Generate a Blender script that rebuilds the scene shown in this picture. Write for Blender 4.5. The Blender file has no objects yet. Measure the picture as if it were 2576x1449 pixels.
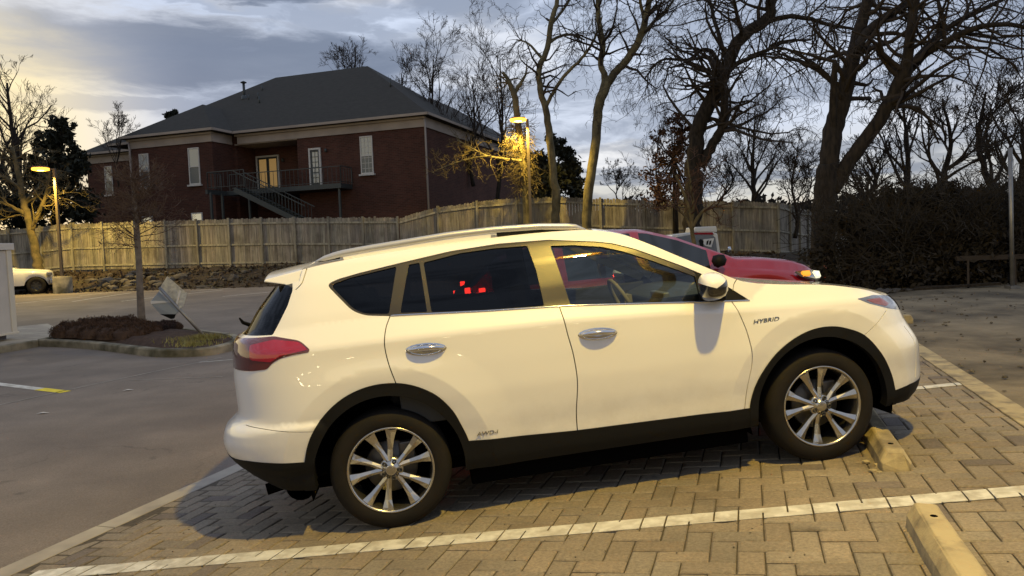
import bpy, math, random
import numpy as np
from mathutils import Vector, Matrix, noise
from mathutils.geometry import delaunay_2d_cdt
random.seed(7)
R_ = math.radians
S = bpy.context.scene
V = lambda *a: np.array(a, float)

# ------------------------------------------------------------------ camera
PITCH, ROLL, CAMH, FPX = R_(3.2), R_(2.2), 1.6195, 1860.4      # focal length for a 2576 px wide frame
_r0, _u0, CF = V(1, 0, 0), V(0, math.sin(PITCH), math.cos(PITCH)), V(0, math.cos(PITCH), -math.sin(PITCH))
CR = math.cos(ROLL)*_r0-math.sin(ROLL)*_u0
CU = math.sin(ROLL)*_r0+math.cos(ROLL)*_u0
CAM = V(0, 0, CAMH)
cd = bpy.data.cameras.new('camera'); co = bpy.data.objects.new('camera', cd); S.collection.objects.link(co)
co.matrix_world = Matrix(((CR[0], CU[0], -CF[0], 0), (CR[1], CU[1], -CF[1], 0), (CR[2], CU[2], -CF[2], CAMH), (0, 0, 0, 1)))
cd.sensor_width = 36; cd.lens = FPX/2576*36; cd.clip_start = .05; cd.clip_end = 3000
S.camera = co

# ------------------------------------------------------------------ world: dusk sky with cloud banks
W = bpy.data.worlds.new('World'); S.world = W; W.use_nodes = True
nt = W.node_tree; nt.nodes.clear()
class NG:
    def __init__(s, t): s.t = t
    def n(s, ty, **k):
        o = s.t.nodes.new('ShaderNode'+ty)
        for a, b in k.items():
            if a == 'i':
                for q, v in b.items():
                    if hasattr(v, 'is_output') or isinstance(v, bpy.types.NodeSocket): s.t.links.new(v, o.inputs[q])
                    else: o.inputs[q].default_value = v
            else: setattr(o, a, b)
        return o
    def m(s, op, a, b=0., c=None, clamp=False):
        d = {0: a, 1: b}
        if c is not None: d[2] = c
        return s.n('Math', operation=op, use_clamp=clamp, i=d).outputs[0]
    def ramp(s, f, pts, interp='LINEAR'):
        o = s.n('ValToRGB', i={0: f}); r = o.color_ramp; r.interpolation = interp
        while len(r.elements) < len(pts): r.elements.new(.5)
        for e, (p, c) in zip(r.elements, pts):
            e.position = p; e.color = (*c, 1) if hasattr(c, '__len__') else (c, c, c, 1)
        return o.outputs[0]
    def mix(s, f, a, b, mode='MIX'):
        o = s.n('Mix', data_type='RGBA', blend_type=mode)
        for q, v in ((0, f), (6, a), (7, b)):
            if isinstance(v, bpy.types.NodeSocket): s.t.links.new(v, o.inputs[q])
            elif q == 0: o.inputs[0].default_value = v
            else: o.inputs[q].default_value = (*v, 1)
        return o.outputs[2]
    def noise(s, vec, sc, det=4, rough=.55, dist=0., col=False):
        i = {'Scale': sc, 'Detail': det, 'Roughness': rough, 'Distortion': dist}
        if vec is not None: i['Vector'] = vec
        o = s.n('TexNoise', i=i); return o.outputs[1 if col else 0]
g = NG(nt)
tc = g.n('TexCoord').outputs['Generated']
sx = g.n('SeparateXYZ', i={0: tc}); X, Y, Z = sx.outputs
az = g.m('ARCTAN2', X, Y)                       # 0 straight ahead, + right
el = g.m('ARCSINE', Z)
wn = g.noise(g.n('Mapping', i={0: tc, 'Scale': (1.6, 1.6, 6.5)}).outputs[0], 1.7, 6, .52, .6)
wn2 = g.noise(g.n('Mapping', i={0: tc, 'Location': (3.1, 1.7, 0), 'Scale': (3.2, 3.2, 14.)}).outputs[0], 2.4, 7, .62, .3)
wn3 = g.noise(g.n('Mapping', i={0: tc, 'Location': (7.1, .7, 2), 'Scale': (2.2, 2.2, 7.)}).outputs[0], 2.6, 6, .6, .35)
wob = g.m('MULTIPLY', g.m('SUBTRACT', wn, .5), .07)
wob2 = g.m('MULTIPLY', g.m('SUBTRACT', wn2, .5), .06)
elw = g.m('ADD', el, g.m('ADD', wob, wob2))
azw = g.m('ADD', az, g.m('MULTIPLY', g.m('SUBTRACT', wn3, .5), .25))
def bank(a0, e0, wa, we, k=1., soft=.75):        # a soft elliptical cloud bank at azimuth a0, elevation e0
    da = g.m('DIVIDE', g.m('SUBTRACT', azw, a0), wa)
    de = g.m('DIVIDE', g.m('SUBTRACT', elw, e0), we)
    d = g.m('SQRT', g.m('ADD', g.m('MULTIPLY', da, da), g.m('MULTIPLY', de, de)))
    return g.m('MULTIPLY', g.n('MapRange', interpolation_type='SMOOTHSTEP', i={0: d, 1: 1.+soft/2, 2: 1.-soft/2, 3: 0., 4: 1.}).outputs[0], k)
sky = g.ramp(g.m('MULTIPLY', elw, 2.2, clamp=True), [(0, (.60, .50, .36)), (.12, (.66, .65, .60)), (.3, (.62, .68, .80)), (.6, (.62, .70, .86)), (1, (.48, .57, .76))])
glow = g.n('MapRange', interpolation_type='SMOOTHSTEP', i={0: az, 1: -.38, 2: -.60, 3: 0., 4: 1.}).outputs[0]
glowe = g.n('MapRange', interpolation_type='SMOOTHSTEP', i={0: elw, 1: .32, 2: .20, 3: 0., 4: 1.}).outputs[0]
sky = g.mix(g.m('MULTIPLY', glow, glowe), sky, (.98, .83, .50))
# pale sunlit streaks
for bk in (bank(-.56, .315, .22, .016, .8), bank(-.16, .345, .09, .035, .9), bank(-.45, .275, .2, .012, .4), bank(.16, .115, .10, .018, .8), bank(-.02, .24, .10, .05, .45), bank(.55, .13, .12, .03, .4)):
    sky = g.mix(bk, sky, (.85, .85, .86))
dark = 0.
for bk in (bank(-.40, .345, .27, .040, 1., .4), bank(-.36, .243, .30, .042, 1., .7), bank(-.50, .19, .20, .012, .7), bank(-.24, .185, .22, .026, .8), bank(-.30, .30, .22, .01, .5), bank(-.05, .305, .09, .03, .75), bank(.10, .20, .12, .02, .5), bank(.16, .085, .13, .007, .7), bank(.32, .075, .26, .008, .8),
           bank(.35, .27, .3, .035, .55), bank(.75, .22, .25, .08, .75), bank(.3, .10, .3, .007, .6), bank(.55, .17, .3, .016, .6)):
    dark = g.m('MAXIMUM', dark, bk)
gen = g.n('MapRange', interpolation_type='SMOOTHSTEP', i={0: wn3, 1: .44, 2: .60, 3: 0., 4: .62}).outputs[0]
dark = g.m('MAXIMUM', dark, gen)
dark = g.m('MULTIPLY', dark, g.m('ADD', .62, g.m('MULTIPLY', wn2, .62)), clamp=True)
dark = g.m('MULTIPLY', dark, g.m('SUBTRACT', 1., g.m('MULTIPLY', g.m('MULTIPLY', glow, glowe), .75)))
sky = g.mix(dark, sky, g.ramp(wn2, [(.3, (.10, .137, .215)), (.7, (.20, .245, .34))]))
sky = g.mix(1., sky, g.n('MapRange', interpolation_type='SMOOTHSTEP', i={0: Y, 1: .1, 2: -.6, 3: 1., 4: .8}).outputs[0], 'MULTIPLY')
nish = g.n('TexSky'); nish.sky_type = 'NISHITA'; nish.sun_disc = False; nish.sun_elevation = R_(1.0); nish.sun_rotation = R_(-35); nish.altitude = 100
sky = g.mix(1., sky, g.n('VectorMath', operation='SCALE', i={0: nish.outputs[0], 3: .008}).outputs[0], 'ADD')
below = g.m('LESS_THAN', Z, -.01)
sky = g.mix(below, sky, (.05, .045, .04))
bg = g.n('Background', i={0: sky, 1: 1.1})
g.n('OutputWorld', i={0: bg.outputs[0]})
S.view_settings.view_transform = 'Standard'; S.view_settings.look = 'None'
S.view_settings.exposure = 0.; S.view_settings.gamma = 1.
S.cycles.use_denoising = True
S.cycles.max_bounces = 8; S.cycles.transparent_max_bounces = 16; S.cycles.caustics_reflective = False; S.cycles.caustics_refractive = False
S.cycles.sample_clamp_indirect = 4.

# ------------------------------------------------------------------ pixel -> world helpers (2576 x 1449 reference frame)
def ray(x, y): return (x-1288)/FPX*CR-(y-724.5)/FPX*CU+CF
def at(x, y, Yw):
    d = ray(x, y); return CAM+d*(Yw/d[1])
# ground: flat road, then the paver stalls rising away from the left kerb strip
RZ = -.17
def at_z(x, y, z):
    d = ray(x, y); return CAM+d*((z-CAMH)/d[2])
K0, K1 = at_z(45, 1440, RZ), at_z(590, 1190, RZ)
KD = (K1-K0)[:2]; KD /= np.linalg.norm(KD); KN = V(KD[1], -KD[0])
STW = 5.78
def ds(x, y): p = V(x-K0[0], y-K0[1]); return p@KN, p@KD
def xy(d, s): p = K0[:2]+d*KN+s*KD; return p[0], p[1]
def sm(a, b, x):
    t = min(1, max(0, (x-a)/(b-a))); return t*t*(3-2*t)
def G(x, y):
    d, s = ds(x, y)
    z = RZ+.40*sm(13, 34, y)
    d2 = max(0, d-.0)
    rise = .0855*min(d2, STW)+.012*min(max(0, d2-STW), 12)
    return z+rise*(1-.75*sm(14, 32, y))
def gnd(x, y):
    z = 0.
    for _ in range(40):
        p = at_z(x, y, z); z = .5*z+.5*G(p[0], p[1])
    return V(p[0], p[1], G(p[0], p[1]))

# ------------------------------------------------------------------ object helpers
col = S.collection
def tag(o, label=None, cat=None, group=None, kind=None):
    if label: o['label'] = label
    if cat: o['category'] = cat
    if group: o['group'] = group
    if kind: o['kind'] = kind
    return o
def empty(name, loc=(0, 0, 0), rz=0, label=None, cat=None, group=None):
    o = bpy.data.objects.new(name, None); col.objects.link(o); o.location = tuple(loc); o.rotation_euler = (0, 0, rz); o.empty_display_size = .2
    return tag(o, label, cat, group)
def mesh(name, v, f, mat, parent=None, smooth=False, flat_world=False):
    me = bpy.data.meshes.new(name); me.from_pydata([tuple(map(float, p)) for p in v], [], f); me.update()
    if mat is not None: me.materials.append(mat)
    if smooth: me.polygons.foreach_set('use_smooth', [True]*len(me.polygons))
    o = bpy.data.objects.new(name, me); col.objects.link(o)
    if parent is not None: o.parent = parent
    return o
class MB:
    def __init__(s): s.v = []; s.f = []; s.sm = []
    def add(s, v, f, smooth=False):
        b = len(s.v); s.v += [tuple(p) for p in v]; s.f += [tuple(i+b for i in q) for q in f]; s.sm += [smooth]*len(f)
    def box(s, c, d, M=None):
        c = V(*c); h = V(*d)/2
        v = [V(a, b, e)*h for a in (-1, 1) for b in (-1, 1) for e in (-1, 1)]
        if M is not None: v = [M@p for p in v]
        s.add([p+c for p in v], [(0, 1, 3, 2), (4, 6, 7, 5), (0, 4, 5, 1), (2, 3, 7, 6), (0, 2, 6, 4), (1, 5, 7, 3)])
    def bar(s, a, b, w, h=None, up=(0, 0, 1)):
        a, b = V(*a), V(*b); d = b-a; L = np.linalg.norm(d); d = d/L; x = np.cross(d, V(*up))
        if np.linalg.norm(x) < 1e-4: x = np.cross(d, V(0, 1, 0))
        x /= np.linalg.norm(x); z = np.cross(x, d)
        s.box((a+b)/2, (w, L, h or w), np.array([x, d, z]).T)
    def tube(s, P, r, n=6, cap=True, smooth=True):
        P = [V(*p) for p in P]; m = len(P)
        if not hasattr(r, '__len__'): r = [r]*m
        d0 = P[1]-P[0]; d0 /= np.linalg.norm(d0)+1e-9
        x = np.cross(d0, V(.3, .2, 1) if abs(d0[2]) < .9 else V(1, 0, 0)); x /= np.linalg.norm(x)
        vs = []
        for i in range(m):
            d = P[min(i+1, m-1)]-P[max(i-1, 0)]; d /= np.linalg.norm(d)+1e-9
            x = x-d*(x@d); x /= np.linalg.norm(x)+1e-9; y = np.cross(d, x)
            for k in range(n):
                a = 2*math.pi*k/n; vs.append(P[i]+r[i]*(math.cos(a)*x+math.sin(a)*y))
        fs = [(i*n+k, i*n+(k+1) % n, (i+1)*n+(k+1) % n, (i+1)*n+k) for i in range(m-1) for k in range(n)]
        if cap: fs += [tuple(range(n))[::-1], tuple((m-1)*n+k for k in range(n))]
        s.add(vs, fs, smooth)
    def lathe(s, prof, n=32, axis=2, c=(0, 0, 0), closed=False, smooth=True):
        vs = []
        for r, h in prof:
            for k in range(n):
                a = 2*math.pi*k/n; p = [r*math.cos(a), r*math.sin(a), h]
                if axis == 1: p = [p[0], h, p[1]]
                vs.append(V(*p)+V(*c))
        m = len(prof)
        fs = [(i*n+k, i*n+(k+1) % n, (i+1)*n+(k+1) % n, (i+1)*n+k) for i in range(m-1) for k in range(n)]
        if closed: fs += [((m-1)*n+k, (m-1)*n+(k+1) % n, (k+1) % n, k) for k in range(n)]
        s.add(vs, fs, smooth)
    def prism(s, poly, ex):                      # poly: 3D points, ex: extrusion vector
        n = len(poly); ex = V(*ex); P = [V(*p) for p in poly]
        s.add(P+[p+ex for p in P], [tuple(range(n)), tuple(range(2*n-1, n-1, -1))]+[(i, (i+1) % n, n+(i+1) % n, n+i)[::-1] for i in range(n)])
    def quad(s, a, b, c, d, smooth=False): s.add([a, b, c, d], [(0, 1, 2, 3)], smooth)
    def build(s, name, mat, parent=None, loc=None, bevel=0, fix=False):
        o = mesh(name, s.v, s.f, mat, parent)
        o.data.polygons.foreach_set('use_smooth', s.sm)
        if fix:
            import bmesh
            b = bmesh.new(); b.from_mesh(o.data); bmesh.ops.recalc_face_normals(b, faces=b.faces); b.to_mesh(o.data); b.free()
        if loc is not None: o.location = tuple(loc)
        if bevel:
            m = o.modifiers.new('bevel', 'BEVEL'); m.width = bevel; m.segments = 2; m.limit_method = 'ANGLE'
        return o
def copy_tree(o, parent=None):
    c = o.copy(); col.objects.link(c); c.parent = parent
    for ch in [q for q in bpy.data.objects if q.parent is o and q is not c]: copy_tree(ch, c)
    return c

# ------------------------------------------------------------------ materials
def mat(name, color=(.5, .5, .5), rough=.6, metal=0., spec=.5, coat=0., emis=None, es=1., trans=0.):
    m = bpy.data.materials.new(name); m.use_nodes = True; b = m.node_tree.nodes['Principled BSDF']
    b.inputs['Base Color'].default_value = (*color, 1); b.inputs['Roughness'].default_value = rough; b.inputs['Metallic'].default_value = metal
    b.inputs['Specular IOR Level'].default_value = spec; b.inputs['Coat Weight'].default_value = coat; b.inputs['Coat Roughness'].default_value = .04
    if emis: b.inputs['Emission Color'].default_value = (*emis, 1); b.inputs['Emission Strength'].default_value = es
    return m
def nmat(name, c1, c2, scale=5, rough=.8, bump=0., det=6, stretch=(1, 1, 1), lo=.35, hi=.65, rnd=.5, coord='Object', c3=None, s3=1., bscale=None):
    m = mat(name, c1, rough, spec=.3); t = m.node_tree; q = NG(t); b = t.nodes['Principled BSDF']
    tcv = q.n('TexCoord').outputs[coord]; mp = q.n('Mapping', i={0: tcv, 'Scale': stretch}).outputs[0]
    nz = q.noise(mp, scale, det, rnd)
    c = q.ramp(nz, [(lo, c1), (hi, c2)])
    if c3 is not None:
        c = q.mix(q.ramp(q.noise(mp, s3, 4, .6), [(.45, 0.), (.65, 1.)]), c, c3)
    t.links.new(c, b.inputs['Base Color'])
    if bump:
        bn = q.n('Bump', i={'Strength': 1., 'Distance': bump, 'Height': q.noise(mp, bscale or scale*3, 5, .65)}).outputs[0]
        t.links.new(bn, b.inputs['Normal'])
    return m
def gnode(m): return NG(m.node_tree), m.node_tree.nodes['Principled BSDF']

M = {}
M['asphalt'] = nmat('asphalt', (.175, .144, .116), (.22, .182, .148), 1.1, .85, .004, c3=(.14, .117, .098), s3=.45, bscale=55)
q, b = gnode(M['asphalt'])
_fine = q.noise(q.n('TexCoord').outputs['Object'], 90, 3, .7)
_lk = b.inputs['Base Color'].links[0].from_socket
M['asphalt'].node_tree.links.new(q.mix(.55, _lk, q.ramp(_fine, [(.3, .55), (.7, 1.5)]), 'MULTIPLY'), b.inputs['Base Color'])
# cracks and oil spots
_tc = q.n('TexCoord').outputs['Object']; _vw = q.n('VectorMath', operation='ADD', i={0: _tc, 1: q.n('VectorMath', operation='SCALE', i={0: q.noise(_tc, 1.2, 4, .6, col=True), 3: .9}).outputs[0]}).outputs[0]
_vo = q.n('TexVoronoi', feature='DISTANCE_TO_EDGE', i={'Vector': _vw, 'Scale': .33}).outputs[0]
_cr = q.m('MULTIPLY', q.ramp(_vo, [(0., 1.), (.006, 0.)]), q.ramp(q.noise(_tc, .5, 3), [(.46, 0.), (.60, .45)]))
_sp = q.ramp(q.noise(_tc, 2.6, 3, .5), [(.68, 0.), (.76, .45)])
_lk = b.inputs['Base Color'].links[0].from_socket
M['asphalt'].node_tree.links.new(q.mix(q.m('MAXIMUM', _cr, _sp), _lk, (.045, .04, .036)), b.inputs['Base Color'])
M['joint'] = nmat('joint_dirt', (.055, .046, .034), (.10, .083, .06), 30, .95)
M['concrete'] = nmat('kerb_concrete', (.36, .32, .26), (.26, .235, .2), 4, .9, .003, c3=(.42, .38, .30), s3=1.3)
M['kerb_old'] = nmat('old_kerb_concrete', (.34, .30, .22), (.20, .18, .14), 3, .9, .004, c3=(.07, .065, .04), s3=1.2)
M['stop'] = nmat('painted_concrete', (.44, .36, .21), (.34, .28, .17), 5, .85, .006, c3=(.20, .165, .11), s3=5.5, bscale=28)
M['line'] = nmat('line_paint', (.66, .64, .58), (.50, .48, .42), 14, .8, .001, c3=(.40, .37, .31), s3=9)
M['oldline'] = nmat('worn_line_paint', (.36, .33, .29), (.24, .22, .19), 9, .85)
M['yellowline'] = nmat('yellow_line_paint', (.85, .68, .05), (.70, .55, .05), 12, .8)
M['gravel'] = nmat('gravel_dirt', (.135, .11, .075), (.27, .22, .145), 1.3, .95, .04, c3=(.07, .058, .042), s3=.7, bscale=12, lo=.3, hi=.7, rnd=.7)
M['mulch'] = nmat('mulch', (.05, .03, .022), (.085, .052, .035), 9, .95, .03, bscale=40)
M['earth'] = nmat('leafy_earth', (.03, .021, .014), (.065, .046, .028), 2.5, .95, .06, bscale=9, c3=(.07, .06, .03), s3=1.1)
# pavers: per-brick tint from a colour attribute
m = M['paver'] = mat('paver', rough=.85, spec=.3); q, b = gnode(m)
at_ = q.n('Attribute', attribute_name='tint').outputs['Color']
tcv = q.n('TexCoord').outputs['Object']
c = q.mix(.8, at_, q.ramp(q.noise(tcv, 60, 4, .7), [(.3, .6), (.75, 1.35)]), 'MULTIPLY')
c = q.mix(.8, c, q.ramp(q.noise(tcv, .9, 5, .65), [(.32, .62), (.65, 1.12)]), 'MULTIPLY')
c = q.mix(q.ramp(q.noise(tcv, 3.1, 3, .5), [(.66, 0.), (.74, .5)]), c, (.05, .042, .034))
m.node_tree.links.new(c, b.inputs['Base Color'])
m.node_tree.links.new(q.n('Bump', i={'Strength': .7, 'Distance': .004, 'Height': q.noise(tcv, 110, 4, .7)}).outputs[0], b.inputs['Normal'])
# wood fence
m = M['wood'] = mat('weathered_wood', rough=.9, spec=.2); q, b = gnode(m)
at_ = q.n('Attribute', attribute_name='tint').outputs['Color']; tcv = q.n('TexCoord').outputs['Object']
gr = q.noise(q.n('Mapping', i={0: tcv, 'Scale': (9, 9, .55)}).outputs[0], 2.2, 6, .65)
c = q.mix(1., at_, q.ramp(gr, [(.28, .38), (.5, .85), (.72, 1.2)]), 'MULTIPLY')
st = q.noise(q.n('Mapping', i={0: tcv, 'Scale': (1., 1., .8)}).outputs[0], 1.1, 5, .6)
c = q.mix(q.ramp(st, [(.5, 0.), (.72, .65)]), c, (.05, .042, .034))
m.node_tree.links.new(c, b.inputs['Base Color'])
M['brick'] = mat('red_brick', rough=.9, spec=.2); q, b = gnode(M['brick'])
tcv = q.n('TexCoord').outputs['Object']; s3 = q.n('SeparateXYZ', i={0: tcv}).outputs
uv = q.n('CombineXYZ', i={0: q.m('ADD', s3[0], s3[1]), 1: s3[2], 2: 0.}).outputs[0]
bt = q.n('TexBrick', i={'Vector': uv, 'Color1': (.086, .033, .023, 1), 'Color2': (.054, .022, .016, 1), 'Mortar': (.08, .052, .04, 1), 'Scale': 1., 'Mortar Size': .012, 'Brick Width': .30, 'Row Height': .10, 'Mortar Smooth': .3})
c = q.mix(.8, bt.outputs[0], q.ramp(q.noise(tcv, .35, 5, .6), [(.3, .7), (.7, 1.2)]), 'MULTIPLY')
M['brick'].node_tree.links.new(c, b.inputs['Base Color'])
M['shingle'] = nmat('roof_shingle', (.036, .032, .026), (.048, .043, .035), 3, .95, .0, stretch=(1, 1, 6))
M['cream'] = nmat('cream_trim', (.36, .30, .25), (.28, .235, .20), .8, .7)
M['white_trim'] = mat('white_trim', (.5, .48, .45), .6)
M['steel'] = mat('painted_steel', (.035, .042, .042), .5)
M['pipe'] = mat('downspout', (.30, .26, .24), .5)
M['bark'] = nmat('bark', (.036, .027, .019), (.013, .010, .008), 6, .95, .02, stretch=(2, 2, .5), bscale=10)
M['twig'] = mat('twig', (.045, .036, .03), .95, spec=.1)
M['redtwig'] = nmat('dry_leaf', (.10, .05, .03), (.05, .028, .02), 3, .95)
M['youngbark'] = nmat('young_bark', (.20, .165, .135), (.12, .10, .085), 8, .9)
M['youngtwig'] = mat('young_twig', (.11, .075, .055), .9, spec=.1)
M['litbark'] = nmat('lamplit_bark', (.17, .145, .08), (.07, .06, .035), 4, .95, .02, stretch=(1, 1, .6), bscale=9)  # lighter, yellower copy of the bark; lamplight is put into its colour
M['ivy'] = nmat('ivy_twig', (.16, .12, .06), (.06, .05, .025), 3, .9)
M['evergreen'] = nmat('evergreen_leaf', (.012, .014, .009), (.022, .024, .014), 2.5, .8)
M['darkleaf'] = nmat('dark_brush', (.018, .014, .010), (.03, .024, .017), 1.5, .95)
M['grass'] = nmat('grass_tuft', (.30, .27, .10), (.14, .14, .05), 5, .9)
M['juniper'] = nmat('brown_shrub', (.085, .048, .032), (.04, .025, .018), 7, .95)
M['rock'] = nmat('stone', (.15, .13, .10), (.06, .05, .04), 2, .9)
M['galv'] = nmat('galvanised', (.26, .25, .24), (.19, .185, .18), 6, .45); gnode(M['galv'])[1].inputs['Metallic'].default_value = .7
M['lampmetal'] = mat('bronze_pole', (.10, .075, .05), .5)

# ------------------------------------------------------------------ ground sheets
def sheet(name, d0, d1, s0, s1, nd, ns, dz, m, kind='structure'):
    vs, fs = [], []
    for i in range(nd+1):
        for j in range(ns+1):
            x, y = xy(d0+(d1-d0)*i/nd, s0+(s1-s0)*j/ns); vs.append((x, y, G(x, y)+dz))
    for i in range(nd):
        for j in range(ns):
            a = i*(ns+1)+j; fs.append((a, a+ns+1, a+ns+2, a+1))
    return tag(mesh(name, vs, fs, m, smooth=True), kind=kind)
sheet('road', -90, -.15, -30, 90, 45, 90, 0, M['asphalt'])
sheet('ground', -.16, STW+.0, -30, 90, 8, 90, -.011, M['joint'])
def strip(name, d0, d1, s0, s1, dz, m):
    o = sheet(name, d0, d1, s0, s1, 1, max(2, int((s1-s0)/1.5)), dz, m)
    md = o.modifiers.new('thick', 'SOLIDIFY'); md.thickness = .12; md.offset = -1
    return o
kv = MB()
for k in range(16):                                # flush concrete kerb along the back of the stalls, cast in lengths
    s0 = -5.3+k*1.5
    c = [V(*xy(d, s), 0) for d, s in ((-.155, s0), (.0, s0), (.0, s0+1.49), (-.155, s0+1.49))]
    c = [V(p[0], p[1], G(p[0], p[1])+.004-.1) for p in c]
    kv.prism(c, (0, 0, .1))
tag(kv.build('kerb_strip', M['concrete'], bevel=.004), kind='structure')
kv = MB()
for k in range(16):
    s0 = -8.2+k*1.8
    c = [V(*xy(d, s), 0) for d, s in ((STW, s0), (STW+.17, s0), (STW+.17, s0+1.79), (STW, s0+1.79))]
    c = [V(p[0], p[1], G(p[0], p[1])+.01-.12) for p in c]
    kv.prism(c, (0, 0, .12))
tag(kv.build('kerb_edging', M['stop'], bevel=.006), kind='structure')
# gravel lot: a displaced sheet
vs, fs = [], []
nd, ns = 110, 150
for i in range(nd+1):
    for j in range(ns+1):
        d = STW+.17+(i/nd)**1.6*60; s = -12+(j/ns)**1.3*90
        x, y = xy(d, s); z = G(x, y)
        a = sm(0, .6, d-STW-.17)
        z += a*(.05*noise.noise(Vector((x*.6, y*.6, 0)))+.02*noise.noise(Vector((x*2.3, y*2.3, 5))))
        vs.append((x, y, z-.005))
for i in range(nd):
    for j in range(ns):
        a = i*(ns+1)+j; fs.append((a, a+ns+1, a+ns+2, a+1))
tag(mesh('gravel_lot', vs, fs, M['gravel'], smooth=True), kind='structure')

# herringbone pavers as real bricks, clipped to the stall band
BW = .122
def clip(poly, a, c):                              # keep a.p <= c
    out = []
    for i in range(len(poly)):
        p, r = poly[i], poly[(i+1) % len(poly)]; dp, dr = a[0]*p[0]+a[1]*p[1]-c, a[0]*r[0]+a[1]*r[1]-c
        if dp <= 0: out.append(p)
        if (dp < 0 < dr) or (dr < 0 < dp):
            t = dp/(dp-dr); out.append((p[0]+(r[0]-p[0])*t, p[1]+(r[1]-p[1])*t))
    return out
pv, pf, pc = [], [], []
lv, lf = {}, {}
LA0, LA1 = gnd(90, 1441), gnd(2576, 1228)
LB0, LB1 = gnd(2310, 969), gnd(2440, 962)
def toDS(p): return V(*ds(p[0], p[1]))
la0, la1 = toDS(LA0), toDS(LA1); lb1 = toDS(LB1)
ldir = (la1-la0)/np.linalg.norm(la1-la0); lnor = V(-ldir[1], ldir[0])
lines = [(la0+lnor*.025, .14), (lb1, .11)]
lineMB = [MB() for _ in lines]
rb = random.Random(3)
def brick(d0, s0, w, h):
    jd = .0036
    c = [(d0+jd, s0+jd), (d0+w-jd, s0+jd), (d0+w-jd, s0+h-jd), (d0+jd, s0+h-jd)]
    c = clip(clip(c, (-1, 0), -.004), (1, 0), STW-.004)
    if len(c) < 3: return
    ar = abs(sum(c[i][0]*c[(i+1) % len(c)][1]-c[(i+1) % len(c)][0]*c[i][1] for i in range(len(c))))/2
    if ar < .0006: return
    cx, cy = sum(p[0] for p in c)/len(c), sum(p[1] for p in c)/len(c)
    dz = rb.gauss(0, .0012); tx, ty = rb.gauss(0, .006), rb.gauss(0, .006)
    n = len(c); base = len(pv); rot = rb.gauss(0, .006)
    def P(p, sh, z):
        u, v_ = (p[0]-cx)*sh, (p[1]-cy)*sh
        u, v_ = u-rot*v_, v_+rot*u
        X_, Y_ = xy(cx+u, cy+v_); return (X_, Y_, G(X_, Y_)+z+dz+u*tx+v_*ty)
    sh = 1-.014/min(w, h)
    near = cy < 9
    pv.extend([P(p, 1, -.02) for p in c]); pv.extend([P(p, 1, -.006) for p in c]); pv.extend([P(p, sh, 0) for p in c])
    ff = [tuple(base+2*n+i for i in range(n))]+[(base+i, base+(i+1) % n, base+n+(i+1) % n, base+n+i) for i in range(n)]+[(base+n+i, base+n+(i+1) % n, base+2*n+(i+1) % n, base+2*n+i) for i in range(n)]
    pf.extend(ff)
    k = rb.uniform(.86, 1.10); hue = rb.random()
    cc = (.255*k+.015*hue, .218*k, .165*k-.01*hue) if rb.random() > .04 else (.18*k, .15*k, .125*k)
    pc.extend([cc]*(3*n))
    for (o, wd), lm in zip(lines, lineMB):         # painted stripe lies on the brick tops
        off = o@lnor
        jit = rb.uniform(-.0015, .0015)
        e0 = clip(clip([(d0+jd+.001, s0-.0005), (d0+w-jd-.001, s0-.0005), (d0+w-jd-.001, s0+h+.0005), (d0+jd+.001, s0+h+.0005)], (-1, 0), -.004), (1, 0), STW-.004)
        cs = e0
        e = clip(clip(cs, tuple(lnor), off+jit), tuple(-lnor), -(off-wd)+jit)
        if o is lines[1][0]: e = clip(e, tuple(ldir), o@ldir) if len(e) > 2 else e
        else: e = clip(e, tuple(-ldir), -(o@ldir)) if len(e) > 2 else e
        if len(e) > 2:
            Q = []
            for p in e:
                X_, Y_ = xy(p[0], p[1]); Q.append(V(X_, Y_, G(X_, Y_)+.002+dz*.4))
            lm.prism(Q, (0, 0, .0025))
smin, smax = -4.0, 13.5
for r in range(int(smin/BW)-4, int(smax/BW)+4):
    for k in range(r//4-3, r//4+int(STW/BW/4)+4):
        # herringbone lattice: horizontal brick then vertical brick, shifted one width per row
        d0 = (4*k-r)*BW
        if -3*BW < d0 < STW+BW*2: brick(d0, r*BW, 2*BW, BW)
        d1 = d0+2*BW
        if -3*BW < d1 < STW+BW*2: brick(d1, r*BW, BW, 2*BW)
me = bpy.data.meshes.new('paver_stalls'); me.from_pydata(pv, [], pf); me.materials.append(M['paver'])
ca = me.color_attributes.new('tint', 'FLOAT_COLOR', 'POINT'); ca.data.foreach_set('color', np.c_[np.array(pc), np.ones(len(pc))].ravel())
po = bpy.data.objects.new('paver_stalls', me); col.objects.link(po); tag(po, kind='structure')
for lm in lineMB: tag(lm.build('parking_line', M['line'], fix=True), kind='structure')

# painted lines on the asphalt
def road_line(pts, w, m, name='road_marking', dz=.004):
    mb = MB(); P = [gnd(*p) for p in pts]
    for a, b_ in zip(P[:-1], P[1:]):
        d = (b_-a)[:2]; d /= np.linalg.norm(d); n_ = V(-d[1], d[0])*w/2
        k = max(1, int(np.linalg.norm(b_-a)/1.))
        for i in range(k):
            p, r = a+(b_-a)*i/k, a+(b_-a)*(i+1)/k
            mb.quad(*[V(t[0], t[1], G(t[0], t[1])+dz) for t in (V(*(p[:2]-n_), 0), V(*(r[:2]-n_), 0), V(*(r[:2]+n_), 0), V(*(p[:2]+n_), 0))])
    return tag(mb.build(name, m), kind='structure')
road_line([(-40, 962), (100, 979)], .15, M['line'])
road_line([(100, 979), (165, 986.5)], .16, M['yellowline'])
road_line([(-60, 1032), (200, 975), (560, 899)], .035, M['oldline'])
road_line([(330, 957), (560, 948)], .03, M['oldline'])
road_line([(500, 912), (640, 900)], .05, M['line'])
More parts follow.
